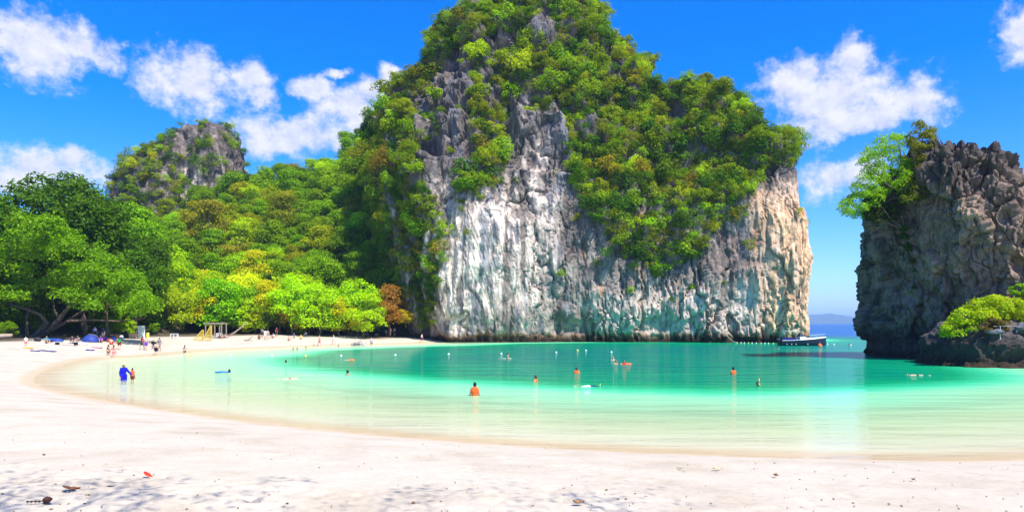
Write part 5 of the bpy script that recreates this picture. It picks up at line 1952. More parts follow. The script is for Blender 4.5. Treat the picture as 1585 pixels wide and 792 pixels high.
    far += [(112, 531, 'sit', 10, [('shirt', C_NAVY), ('shorts', C_BLACK)], 'tan', 'black', 'person in navy sitting left of the blue tent'),
            (121, 530, 'sit', -25, [('shirt', C_GREY)], 'tan', 'black', 'person in grey sitting just left of the blue tent'),
            (156, 530, 'sit', 30, [('shirt', C_PURPLE), ('shorts', C_BLACK)], 'tan', 'black', 'person in a purple shirt sitting right of the blue tent'),
            (160, 525, 'stand', 0, [('shirt', C_NAVY), ('shorts', C_GREY)], 'tan', 'black', 'person in navy standing in the shade behind the bags'),
            (147, 523, 'stand', 40, [('shirt', C_LILAC), ('shorts', C_NAVY)], 'fair', 'brown', 'person in a lilac shirt standing in the deep shade'),
            (172, 533, 'sit', 200, [('shorts', C_RED)], 'fair', 'brown', 'bare-backed person in red shorts sitting near the bags'),
            (185, 531, 'sit', -40, [('shirt', C_BLACK)], 'tan', 'black', 'person in black sitting right of the bags'),
            (72, 531, 'sit', 60, [('shirt', C_TEAL)], 'tan', 'black', 'person in teal sitting by the leaning trunks'),
            (428, 523, 'stand', 60, [('shirt', C_DKRED), ('shorts', C_BLACK)], 'tan', 'black', 'person in dark red standing among the left far bathers'),
            (406, 521.8, 'stand', 0, [('shirt', C_GREY), ('shorts', C_BLACK)], 'brown', 'black', 'person in grey standing behind the one in white'),
            (455, 521.5, 'sit', 20, [('shirt', C_NAVY)], 'fair', 'black', 'person in navy sitting among the middle far bathers')]
    for px, py, po, rz, wear, sk, ha, lab in far:
        person(g(px, py), po, math.radians(rz), lab, wear, sk, ha)
    # --- swimmers: waterline row, how much of the body shows
    sw = [(735, 612, 1.02, 175, 'orange', 'swimmer in an orange life jacket nearest the near shore', 'black'),
          (829, 590.5, 1.30, 250, 'orange', 'swimmer in an orange jacket left of the finned snorkeller', 'brown'),
          (892.5, 577, 1.28, 170, 'orange', 'swimmer in an orange jacket in mid bay below the trio of heads', 'brown'),
          (1135, 578.5, 1.20, 200, 'orange', 'swimmer in an orange jacket off the headland', 'black'),
          (538, 580, 1.36, 160, None, 'bare-shouldered swimmer in a dark cap left of mid bay', 'black'),
          (966, 564, 1.30, 10, 'red', 'red-vested swimmer, rightmost of the group of heads', 'black'),
          (953.5, 563, 1.34, 30, None, 'dark-haired swimmer in the middle of the group of heads', 'black'),
          (949, 557, 1.36, 0, None, 'blond swimmer farthest of the group of heads', 'blond'),
          (786.5, 551, 1.34, 60, None, 'swimmer with dark hair near the cliff reflections', 'black'),
          (1205, 539.5, 1.42, 0, None, 'swimmer close to the stern of the speedboat', 'black'),
          (1314, 534, 1.42, 90, None, 'swimmer among the floats in the gap', 'black'),
          (355, 577, 1.44, 180, None, 'swimmer beside the blue float in the left shallows', 'black'),
          (442.5, 561.5, 1.44, 150, None, 'lone dark head swimming off the far sand', 'black'),
          (454, 542.5, 1.30, 0, None, 'bather in the splashing pair off the far sand, left one', 'black'),
          (460, 542, 1.36, 90, None, 'bather in the splashing pair off the far sand, right one', 'black'),
          (473.5, 538.5, 1.42, 0, None, 'dark head close to the far sand right of the pair', 'black'),
          (486, 535, 1.42, 0, None, 'dark head nearest the far waterline', 'black'),
          (524, 535, 1.42, 0, None, 'dark head off the right part of the far sand', 'black')]
    for px, py, cut, rz, vest, lab, ha in sw:
        x, y, _ = at(px, py)
        w = [('briefs', C_BLACK)]
        if vest:
            w.append(('vest', C_ORANGE if vest == 'orange' else C_RED))
        person((x, y, -cut), 'swim' if cut > 1.1 else 'stand', math.radians(rz), lab, w, 'fair' if ha != 'black' else 'tan', ha)
    # --- face down at the surface
    fl = [(862, 597.5, 92, [('shirt', C_NAVY), ('shorts', C_WHITE)], 'finned snorkeller in a navy top floating in mid bay', ('snorkel', 'fins')),
          (1462, 580.5, -95, [('briefs', C_BLACK)], 'snorkeller with a yellow snorkel in front of the stack', ('snorkel',)),
          (404, 586, 100, [('briefs', C_RED)], 'bare-backed swimmer in the left shallows', ()),
          (511, 557, 96, [('vest', C_ORANGE)], 'floating swimmer in an orange jacket left of mid bay', ()),
          (936, 562.5, 85, [('vest', C_ORANGE)], 'floating swimmer in an orange jacket left of the group of heads', ()),
          (757, 554.5, 95, [('briefs', C_BLACK)], 'swimmer doing a stroke near the cliff reflections', ())]
    for px, py, rz, wear, lab, ex in fl:
        x, y, _ = at(px, py)
        o = person((x, y, -.055), 'prone', math.radians(rz), lab, wear, 'fair', 'black', tilt=math.radians(90), extras=ex)
        d = Vector((math.sin(math.radians(rz)), -math.cos(math.radians(rz)), 0)) * 1.0
        o.location += d
    x, y, _ = at(1173, 597)
    person((x, y, -1.48), 'swim', math.radians(30), 'snorkeller with an upright yellow snorkel off the headland', [('shirt', C_BLACK)], 'tan', 'black', extras=('snorkel_up',))


bathers()

# ------------------------------------------------------------------ boat and floats
M_HULL = simple('hull_navy', (0.012, 0.02, 0.045), .25, .5, .05)
M_GEL = simple('gelcoat_white', (0.72, 0.72, 0.74), .3, .5, .04)
M_GLASS = simple('tinted_glass', (0.02, 0.05, 0.07), .06, .8, .02)
M_CANVAS = simple('canopy_mint', (0.45, 0.66, 0.60), .8, .2, .08)
M_STEEL = simple('steel', (0.55, 0.55, 0.56), .3, .6, .03)
M_SEAT = simple('seat_vinyl', (0.05, 0.05, 0.16), .5, .4, .05)
M_FLOAT_W = simple('float_white', (0.80, 0.80, 0.78), .4, .4, .04)
M_FLOAT_Y = simple('float_yellow', (0.80, 0.62, 0.10), .4, .4, .04)
M_FLOAT_O = simple('float_orange', (0.80, 0.12, 0.02), .4, .4, .05)
M_ROPE = simple('rope', (0.62, 0.60, 0.52), .9, .1, .1)


def speedboat():
    x, y, _ = at(1243, 534.5)
    r = empty('speedboat', (x, y, 0), math.radians(-4), (0.88, 0.9, 1.22))
    tag(r, 'dark blue speedboat with white deck and pale canopy moored at the headland', 'boat')
    st = np.linspace(-4.35, 4.35, 15)
    rows = []
    for s in st:
        t = (s + 4.35) / 8.7
        b = 1.25 * (1 - max(0, (t - .45) / .55) ** 2.2) + .02
        sh = .72 + .42 * t ** 1.8
        kz = -.42 + .55 * max(0, (t - .7) / .3) ** 2
        rows.append([(s, 0, kz), (s, -b * .72, kz * .3 + .03), (s, -b * .96, .28 + .1 * t), (s, -b * 1.02, sh)])
    V, Fc = [], []
    for row in rows:
        V += row + [(p[0], -p[1], p[2]) for p in row[1:]]
    for i in range(len(rows) - 1):
        a, c = i * 7, (i + 1) * 7
        for k in range(3):
            Fc.append((a + k, a + k + 1, c + k + 1, c + k))
        m = [0, 4, 5, 6]
        for k in range(3):
            Fc.append((a + m[k + 1], a + m[k], c + m[k], c + m[k + 1]))
    Fc.append((3, 2, 1, 0, 4, 5, 6))
    hull = MB().add(V, Fc).build('hull', M_HULL, r)
    mb = MB()
    for sg in (-1, 1):
        mb.tube([(row[3][0], sg * row[3][1], row[3][2]) for row in rows], .035, 6)
    mb.build('gunwale', M_GEL, hull)
    mb = MB()
    for k in range(4):
        mb.ball((-3.4 + k * (.85 if k < 3 else 1.3), -1.17, .22), (.10, .06, .09), 8, 5)
    mb.build('fender', M_GEL, hull)
    # foredeck
    V, Fc = [], []
    fd = [row for row in rows if row[0][0] > -.7]
    for row in fd:
        t = (row[0][0] + 4.35) / 8.7
        bb = abs(row[3][1]) * .99
        zz = row[3][2]
        V += [(row[0][0], -bb, zz + .01), (row[0][0], -bb * .55, zz + .16 * (1 - t) + .10), (row[0][0], 0, zz + .2 * (1 - t) + .12), (row[0][0], bb * .55, zz + .16 * (1 - t) + .10), (row[0][0], bb, zz + .01)]
    for i in range(len(fd) - 1):
        for k in range(4):
            Fc.append((i * 5 + k, i * 5 + k + 1, (i + 1) * 5 + k + 1, (i + 1) * 5 + k))
    Fc.append((0, 1, 2, 3, 4))
    dk = MB().add(V, Fc).build('foredeck', M_GEL, r)
    MB().box((1.7, 0, 1.22), (.5, .5, .05), ry=.05, bev=.02).build('hatch', M_GLASS, dk)
    MB().box((-2.5, 0, .22), (3.6, 2.2, .06)).build('cockpit_floor', M_GEL, r)
    MB().box((-2.9, -1.16, .93), (2.6, .07, .34), bev=.02).box((-2.9, 1.16, .93), (2.6, .07, .34), bev=.02).build('spray_panel', cloth('spray_blue', (0.02, 0.03, 0.20)), r)
    # cabin front and windscreen
    MB().add([(-.9, -1.05, .85), (.5, -.85, 1.02), (.5, .85, 1.02), (-.9, 1.05, .85), (-.9, -.95, 1.22), (.1, -.75, 1.28), (.1, .75, 1.28), (-.9, .95, 1.22)],
             [(0, 1, 5, 4), (1, 2, 6, 5), (2, 3, 7, 6), (4, 5, 6, 7), (0, 4, 7, 3), (0, 3, 2, 1)]).build('cabin_trunk', M_GEL, r)
    MB().add([(.08, -.74, 1.28), (.08, .74, 1.28), (-.55, .70, 1.72), (-.55, -.70, 1.72), (-.95, -.95, 1.24), (-.95, .95, 1.24), (.05, -.70, 1.26), (.05, .70, 1.26), (-.58, .66, 1.70), (-.58, -.66, 1.70)],
             [(0, 1, 2, 3), (0, 3, 4), (1, 5, 2), (6, 9, 8, 7)]).build('windscreen', M_GLASS, r)
    cp = MB().box((-2.3, 0, 2.02), (3.1, 2.15, .07), ry=.03, bev=.03).build('canopy', M_CANVAS, r)
    for sx in (-3.7, -.95):
        for sy in (-1, 1):
            MB().tube([(sx, sy * 1.1, .8), (sx + .1, sy * 1.0, 2.0)], .022, 6).build('canopy_post', M_STEEL, r)
    for k in range(3):
        b = MB().box((-3.4 + k * .95, 0, .5), (.45, 1.7, .4), bev=.05)
        b.box((-3.62 + k * .95, 0, .85), (.1, 1.7, .4), bev=.04)
        b.build('seat', M_SEAT, r)
    rl = MB()
    for sg in (-1, 1):
        rl.tube([(1.2, sg * 1.0, 1.45), (2.8, sg * .72, 1.52), (4.2, sg * .06, 1.6)], .018, 5)
        for xx, yy in ((1.2, 1.0), (2.0, .88), (2.8, .72), (3.6, .36)):
            rl.tube([(xx, sg * yy, 1.0), (xx, sg * yy, 1.5)], .014, 5)
    rl.build('bow_rail', M_STEEL, r)
    for sy in (-.45, .45):
        e = MB().box((-4.65, sy, .72), (.4, .34, .5), bev=.09)
        en = e.build('outboard_engine', RUBBER_K, r)
        MB().box((-4.62, sy, .15), (.18, .12, .9), bev=.03).build('leg', RUBBER_K, en)


speedboat()


def buoy(px, py, m, rad, label, group=None, name='float'):
    x, y, _ = at(px, py)
    r = empty(name, (x, y, 0), random.uniform(0, 6))
    tag(r, label, 'float' if name == 'float' else 'buoy', group)
    MB().lathe([(.25 * rad, -.75 * rad), (.8 * rad, -.45 * rad), (rad, 0.05 * rad), (.86 * rad, .5 * rad), (.5 * rad, .84 * rad), (.16 * rad, .98 * rad), (.14 * rad, 1.2 * rad)], 12).build('shell', m, r, True)
    MB().tube([(.12 * rad, 0, 1.15 * rad), (.1 * rad, 0, 1.45 * rad), (-.1 * rad, 0, 1.45 * rad), (-.12 * rad, 0, 1.15 * rad)], .05 * rad, 5).build('eye', M_ROPE, r)


def floats():
    gl = 'white floats across the bay'
    for px, py, m, lab in [(295, 550, M_FLOAT_Y, 'pale yellow float nearest the brown-haired bather'), (357, 549.5, M_FLOAT_W, 'white float straight off the driftwood'), (421, 550.5, M_FLOAT_W, 'white float left of the greenish float'),
                           (473, 551, M_FLOAT_Y, 'yellowish float off the far bathers'), (528, 550.5, M_FLOAT_W, 'white float above the floating orange swimmer'), (612, 549.5, M_FLOAT_W, 'white float off the end of the beach'),
                           (694.5, 548, M_FLOAT_W, 'white float left of the cliff reflections'), (776, 547.5, M_FLOAT_W, 'white float above the stroking swimmer'), (861, 545.5, M_FLOAT_W, 'white float in the middle of the float line'),
                           (894, 542.5, M_FLOAT_Y, 'orange-yellow float near the cliff wall'), (907, 542.5, M_FLOAT_W, 'white float right of the orange-yellow float'), (946.5, 545, M_FLOAT_W, 'white float above the group of heads'),
                           (1281, 532.5, M_FLOAT_W, 'white float just off the bow of the speedboat'), (1291, 533, M_FLOAT_W, 'white float second from the speedboat bow'), (1317, 534, M_FLOAT_W, 'white float beside the swimmer in the gap'), (1341, 534.5, M_FLOAT_W, 'white float nearest the stack')]:
        buoy(px, py, m, (.14 if m is M_FLOAT_W else .16), lab, gl)
    for k, px in enumerate((1141, 1147, 1152, 1158.5, 1164, 1170.5, 1178, 1184, 1189.5, 1197)):
        buoy(px, 530.2 + .12 * k, M_FLOAT_W if k % 3 else M_FLOAT_Y, .13, 'small float of the rope line between the cliff and the boat stern', 'floats of the mooring rope')
    buoy(1269, 535.3, M_FLOAT_O, .40, 'big round orange buoy at the bow of the speedboat', None, 'mooring_buoy')
    # rope from the rock to the first float
    a, b = Vector(atd(1121, 136.5, 2.3)), Vector(at(1141, 530.2))
    pts = [a.lerp(b, t) - Vector((0, 0, .5 * math.sin(math.pi * t))) for t in np.linspace(0, 1, 9)]
    tag(MB().tube(pts, .035, 5).build('mooring_rope', M_ROPE), 'pale rope slanting from the cliff down to the floats', 'rope')
    x, y, _ = at(345, 576.5)
    r = empty('swim_float', (x, y, .02), math.radians(20))
    tag(r, 'blue foam float lying on the left shallows', 'float')
    MB().tube([(-.55, 0, .03), (-.2, .08, .05), (.2, -.05, .05), (.55, .05, .03)], .06, 8).build('foam_tube', RUBBER_B, r, True)
    MB().tube([(-.45, -.2, .02), (0, -.12, .04), (.45, -.2, .02)], .05, 8).build('foam_tube', RUBBER_B, r, True)


floats()

# ------------------------------------------------------------------ things on the sand
M_WOOD_Y = simple('painted_yellow_wood', (0.62, 0.45, 0.06), .7, .2, .18, 9)
M_WOOD_G = simple('weathered_wood', (0.34, 0.27, 0.20), .9, .1, .25, 5)
M_WHITE = simple('white_paint', (0.74, 0.76, 0.74), .6, .3, .06)
M_BOARD = simple('pale_board', (0.62, 0.72, 0.66), .6, .3, .06)
M_TAN = simple('cardboard_tan', (0.62, 0.38, 0.22), .85, .1, .12)
M_TARP = simple('tarp_blue', (0.02, 0.05, 0.26), .6, .3, .15, 2)
M_MAT = simple('mat_blue', (0.03, 0.035, 0.22), .8, .2, .15)
M_DRIFT = simple('driftwood_grey', (0.40, 0.31, 0.22), .9, .1, .3, 6, .5)
M_BOULDER = simple('boulder', (0.36, 0.31, 0.27), .92, .1, .35, 1.6, .8)


def lump(name, c, s, mat, seed, parent=None, n=18, m=11, rough=.22):
    """an irregular soft or stony lump"""
    b = MB().ball((0, 0, 0), 1.0, n, m)
    V = np.array(b.v)
    d = 1 + rough * fbm(V * 1.3 + seed * 3.7, 3) * 1.6 + .06 * fbm(V * 4 + seed, 2)
    V = V * d[:, None] * np.array(s)
    me = mesh_py(name, V + (np.array(c) if parent is not None else 0), b.f, rough < .3)
    return obj(name, me, mat, parent, None if parent is not None else c)


def beach_things():
    g = on_ground
    # yellow slatted stand: two pointed panels set one before the other
    x, y, z = g(313, 527)
    r = empty('yellow_stand', (x, y, z), math.radians(8))
    tag(r, 'yellow wooden stand of two pointed slatted panels on the far sand', 'stand')
    for k, (x0, x1, top, yy) in enumerate(((-1.35, .25, 1.75, -.25), (0.0, 1.35, 2.45, .25))):
        xt = x1 - .12
        p = MB().box(((x0 + xt) / 2, yy, top / 2), (math.hypot(xt - x0, top), .09, .12), ry=-math.atan2(top, xt - x0)).build('rail', M_WOOD_Y, r)
        MB().box((x1, yy, top / 2), (.11, .09, top)).build('post', M_WOOD_Y, r)
        n = 9 if k else 7
        for i in range(n):
            t = (i + .6) / n
            zz = t * top * .93
            xa = x0 + (xt - x0) * (zz / top)
            MB().box(((xa + x1) / 2, yy + .05, zz), (max(.1, x1 - xa), .05, .11)).build('slat', M_WOOD_Y, r)
        MB().tube([(x1, yy, top * .9), (x1 - .5, yy + .95, 0)], .05, 6).build('brace', M_WOOD_Y, r)
    # wooden frame shelter
    x, y, z = g(333, 523)
    r = empty('wooden_shelter', (x, y, z), math.radians(-5))
    tag(r, 'open weathered wooden shelter frame on the far sand', 'shelter')
    for sx in (-1.25, .35, 1.55):
        for sy in (-.8, .8):
            MB().box((sx, sy, 1.15), (.13, .13, 2.5)).build('post', M_WOOD_G, r)
    for sy in (-.8, .8):
        MB().box((.15, sy, 2.42), (3.3, .12, .16)).build('beam', M_WOOD_G, r)
    for sx in (-1.2, -.4, .4, 1.2):
        MB().box((sx + .15, 0, 2.55), (.1, 2.0, .1)).build('rafter', M_WOOD_G, r)
    MB().box((.15, 0, .55), (2.9, 1.3, .07)).build('platform', M_WOOD_G, r)
    x, y, z = g(339, 521.5)
    r = empty('cool_box', (x, y + .1, z))
    tag(r, 'white cool box under the wooden shelter', 'box')
    MB().box((0, 0, .3), (.9, .55, .6), bev=.05).build('tub', M_WHITE, r)
    MB().box((0, 0, .64), (.94, .59, .1), bev=.04).build('lid', M_WHITE, r)
    x, y, z = g(346, 523)
    tag(lump('towel_bundle', (x, y, z + .15), (.9, .5, .25), cloth('towel_pink', (0.6, 0.32, 0.26)), 4), 'pinkish bundle of towels by the wooden shelter', 'towel')
    # white table
    x, y, z = g(270, 524)
    r = empty('table', (x, y, z), .1)
    tag(r, 'small white table at the edge of the trees on the far sand', 'table')
    MB().box((0, 0, .78), (1.15, .6, .06)).build('table_top', M_WHITE, r)
    for sx in (-.5, 0, .5):
        for sy in (-.24, .24):
            if sx or sy < 0:
                MB().box((sx, sy, .37), (.09, .07, .76)).build('leg', M_WHITE, r)
    # board
    x, y, z = g(218.5, 524)
    r = empty('notice_board', (x, y, z), -.08)
    tag(r, 'tall blank pale board standing under the trees', 'board')
    MB().box((0, 0, 1.15), (1.02, .06, 1.7)).build('panel', M_BOARD, r)
    for sx in (-.52, .52):
        MB().box((sx, .06, .95), (.08, .08, 2.1)).build('post', M_WHITE, r)
    x, y, z = g(206.5, 523.5)
    r = empty('crate', (x, y, z), .2)
    tag(r, 'tan box left of the pale board', 'box')
    MB().box((0, 0, .35), (1.1, .7, .7), bev=.03).build('box_body', M_TAN, r)
    MB().box((0, 0, .71), (1.14, .74, .06)).build('lid', M_TAN, r)
    x, y, z = g(228.5, 522.5)
    r = empty('drum', (x, y, z))
    tag(r, 'small yellow drum right of the pale board', 'drum')
    MB().lathe([(.26, 0), (.27, .03), (.25, .06), (.25, .38), (.27, .41), (.25, .44), (.25, .74), (.27, .78), (.24, .8)], 14).build('barrel', M_FLOAT_Y, r, True)
    MB().lathe([(.06, 0), (.06, .04), (.02, .05)], 8, (.1, .05, .8)).build('bung', M_WHITE, r)
    x, y, z = g(195.5, 522.5)
    r = empty('dry_bag', (x, y, z), .3)
    tag(r, 'black upright dry bag between the box and the shrubs', 'bag')
    MB().lathe([(.3, 0), (.33, .08), (.33, .55), (.26, .72), (.12, .8), (.14, .88)], 12).build('sack', RUBBER_K, r, True)
    MB().tube([(-.12, 0, .84), (0, 0, 1.0), (.12, 0, .84)], .025, 5).build('handle', RUBBER_K, r)
    # blue tent and belongings in the shade
    x, y, z = g(140, 529)
    r = empty('beach_tent', (x, y, z), .2)
    tag(r, 'small blue dome tent in the shade of the big tree', 'tent')
    V, Fc = [], []
    for i in range(7):
        a = math.pi * i / 6
        for k in range(13):
            b = 2 * math.pi * k / 12
            rr = math.cos(i / 6 * math.pi / 2)
            V.append((1.05 * rr * math.cos(b), .9 * rr * math.sin(b), 1.0 * math.sin(i / 6 * math.pi / 2)))
    for i in range(6):
        for k in range(12):
            Fc.append((i * 13 + k, i * 13 + k + 1, (i + 1) * 13 + k + 1, (i + 1) * 13 + k))
    MB().add(V, Fc).build('canopy', M_TARP, r, True)
    MB().add([(-.3, -.9, .02), (.3, -.9, .02), (.18, -.66, .7), (-.18, -.66, .7), (-.3, -.88, .02), (.3, -.88, .02), (.18, -.64, .7), (-.18, -.64, .7)], [(0, 1, 2, 3), (7, 6, 5, 4), (0, 4, 5, 1), (1, 5, 6, 2), (2, 6, 7, 3), (3, 7, 4, 0)]).build('door_flap', M_MAT, r)
    for sg in (-1, 1):
        MB().tube([(sg * 1.07 * math.cos(a), .92 * math.cos(a) * .6, 1.02 * math.sin(a)) for a in np.linspace(0, math.pi / 2, 8)], .015, 5).build('pole', M_STEEL, r)
    x, y, z = g(85, 529)
    tag(lump('tarpaulin', (x, y, z + .2), (1.1, .7, .28), M_TARP, 9, None, 20, 10, .3), 'crumpled blue tarpaulin behind the low white bench', 'tarpaulin')
    bags = [(163, 527.5, (.4, .3, .35), 'bag_purple', (0.12, 0.05, 0.25), 'purple bag nearest the blue tent'), (170, 529, (.45, .3, .25), 'bag_red', (0.40, 0.05, 0.05), 'red bag in front of the purple bag'),
            (176, 528, (.35, .3, .4), 'bag_blue', (0.10, 0.12, 0.5), 'blue bag right of the red bag'), (127, 533, (.7, .4, .2), 'towel_white', (0.6, 0.58, 0.56), 'heap of white towels in front of the tent'),
            (188, 525, (.4, .3, .35), 'bag_white', (0.62, 0.62, 0.6), 'white bag under the shrubs'), (150, 538.5, (.65, .4, .22), 'towel_rose', (0.55, 0.36, 0.36), 'rose coloured heap of clothes on the sand'),
            (152, 520, (.35, .3, .5), 'bag_grey', (0.20, 0.22, 0.34), 'grey-blue rucksack propped in the shade'), (181, 523, (.35, .3, .4), 'bag_brown', (0.25, 0.12, 0.06), 'brown bag in the shade behind the blue bag'),
            (43.5, 539, (.5, .35, .12), 'cloth_amber', (0.7, 0.42, 0.10), 'amber cloth at the feet of the small child'), (58, 528, (.5, .3, .3), 'bag_dark', (0.04, 0.04, 0.05), 'dark bag against the leaning trunks')]
    for k, (px, py, s, mn, rgb, lab) in enumerate(bags):
        x, y, z = g(px, py)
        m = cloth(mn, rgb)
        if mn.startswith('bag'):
            r = empty('bag', (x, y, z), random.uniform(-1, 1))
            tag(r, lab, 'bag')
            lump('sack', (0, 0, s[2] * .8), s, m, 20 + k, r, 14, 9, .15)
            MB().tube([(-.15, 0, s[2] * 1.6), (-.1, 0, s[2] * 1.6 + .16), (.1, 0, s[2] * 1.6 + .16), (.15, 0, s[2] * 1.6)], .02, 5).build('handle', RUBBER_K, r)
        else:
            tag(lump('cloth_heap', (x, y, z + s[2] * .4), s, m, 20 + k, None, 16, 9, .35), lab, 'clothes')
    x, y, z = g(103, 534)
    r = empty('bench', (x, y, z), .05)
    tag(r, 'long low white bench in the shade of the big tree', 'bench')
    for k in range(3):
        MB().box((0, -.18 + .18 * k, .42), (2.9, .15, .05)).build('seat_plank', M_WHITE, r)
    for sx in (-1.1, 1.1):
        MB().box((sx, 0, .2), (.3, .45, .38), bev=.03).build('leg', RUBBER_K, r)
    for k, (p0, p1, w, lab) in enumerate((((47, 542.5), (62, 543.5), .9, 'dark blue beach mat nearest the small child'), ((62, 542.2), (86, 544.3), .8, 'long dark blue beach mat right of the other mat'),
                                          ((133, 541), (146, 542.2), .8, 'blue beach mat below the rose heap of clothes'))):
        a, b = Vector(g(*p0)), Vector(g(*p1))
        d = (b - a)
        n = Vector((-d.y, d.x, 0)).normalized() * w / 2
        q = []
        for t in np.linspace(0, 1, 9):
            c = a.lerp(b, t)
            for sg in (-1, 1):
                pt = c + n * sg
                q.append((pt.x, pt.y, gz1(pt.x, pt.y) + .05 + .02 * math.sin(t * 9 + sg)))
        fc = [(2 * i, 2 * i + 1, 2 * i + 3, 2 * i + 2) for i in range(8)]
        top = len(q)
        q2 = q + [(p[0], p[1], p[2] - .025) for p in q]
        fc2 = fc + [tuple(top + i for i in f[::-1]) for f in fc]
        tag(MB().add(q2, fc2).build('beach_mat', M_MAT), lab, 'mat')
    # driftwood, logs and boulders
    x, y, z = g(385, 533)
    r = empty('driftwood', (x, y, z), .2)
    tag(r, 'forked piece of driftwood on the bright far sand', 'driftwood')
    MB().tube([(-.75, 0, .05), (-.2, 0, .2), (.35, .05, .55), (.75, .1, 1.0)], [.12, .12, .09, .04], 7).build('stem', M_DRIFT, r, True)
    MB().tube([(-.1, 0, .22), (.3, -.2, .2), (.7, -.3, .1)], [.08, .06, .03], 6).build('branch', M_DRIFT, r, True)
    x, y, z = g(366, 521)
    tag(MB().tube([(-1.6, 0, .05), (-.4, .1, .7), (.9, .2, 1.7), (1.7, .2, 2.6)], [.17, .15, .11, .06], 7).build('driftwood_log', M_DRIFT, None, True, loc=(x, y, z)), 'grey fallen trunk leaning out of the trees behind the far sand', 'log')
    x, y, z = g(6, 526)
    tag(MB().tube([(-2.2, 0, .3), (-.5, .1, .45), (.9, .2, .6)], [.36, .33, .22], 9).build('fallen_log', M_DRIFT, None, True, loc=(x, y, z)), 'thick pale log at the far left edge of the sand', 'log')
    for k, (px, py, s, lab) in enumerate([(558, 526, (1.05, .8, .62), 'largest pale boulder of the pile at the far sand'), (566.5, 526.3, (.5, .45, .4), 'small boulder right of the largest one'), (548.5, 525.5, (.6, .5, .42), 'low boulder left of the largest one'),
                                          (583, 526, (.5, .4, .3), 'grey boulder right of the pale-shirted person'), (540, 521.5, (.8, .6, .6), 'boulder half hidden under the orange-brown shrub')]):
        x, y, z = g(px, py)
        tag(lump('boulder', (x, y, z + s[2] * .4), s, M_BOULDER, 40 + k, None, 20, 12, .42), lab, 'boulder')
    # white rail on the shelf
    b = on_rock(HV, 1556, 512)
    r = empty('hand_rail', (float(b[0]), float(b[1]) - .4, float(b[2]) - .35), -.15)
    tag(r, 'white hand rail on the rock shelf', 'rail')
    for sx in (-.65, .65):
        MB().tube([(sx, 0, -.5), (sx, 0, .8)], .028, 6).build('post', M_WHITE, r)
    MB().tube([(-1.2, 0, .78), (1.0, 0, .82)], .03, 6).build('top_bar', M_WOOD_G, r)
    for k, (px, py, s, lab) in enumerate([(1536, 515, (.7, .45, .22), 'flat pale stone left of the hand rail'), (1588, 508, (1.1, .7, .5), 'blue-grey boulder at the right end of the shelf')]):
        b = on_rock(HV, px, py)
        tag(lump('boulder', (float(b[0]), float(b[1]) - .3, float(b[2]) + .1), s, simple('grey_stone', (0.13, 0.132, 0.145), .9, .1, .4, 2, .8), 60 + k, None, 18, 11, .4), lab, 'boulder')
    tip = on_rock(SV, 1352, 549)
    tag(lump('boulder', (float(tip[0]) - .5, float(tip[1]) - .4, .15), (.9, .7, .45), simple('tide_stone', (0.05, 0.045, 0.04), .9, .1, .3, 2, .6), 71, None, 18, 11, .4), 'dark low boulder at the water-worn left toe of the stack', 'boulder')


beach_things()


# ------------------------------------------------------------------ litter on the near sand
def leaf_mesh(l, w, curl, seed):
    rng = np.random.default_rng(seed)
    V, Fc = [], []
    n = 8
    for i in range(n + 1):
        t = i / n
        ww = w * math.sin(math.pi * min(1, t ** .8 * .97 + .02)) * (1 + .12 * rng.normal())
        x = (t - .5) * l
        z = curl * (4 * (t - .5) ** 2) + .006
        V += [(x, -ww / 2, z + curl * .9), (x, 0, z), (x, ww / 2, z + curl * .7)]
    for i in range(n):
        for k in range(2):
            Fc.append((i * 3 + k, i * 3 + k + 1, (i + 1) * 3 + k + 1, (i + 1) * 3 + k))
    m = len(V)
    V2 = V + [(p[0], p[1], p[2] - .003) for p in V]
    return V2, Fc + [tuple(m + i for i in f[::-1]) for f in Fc]


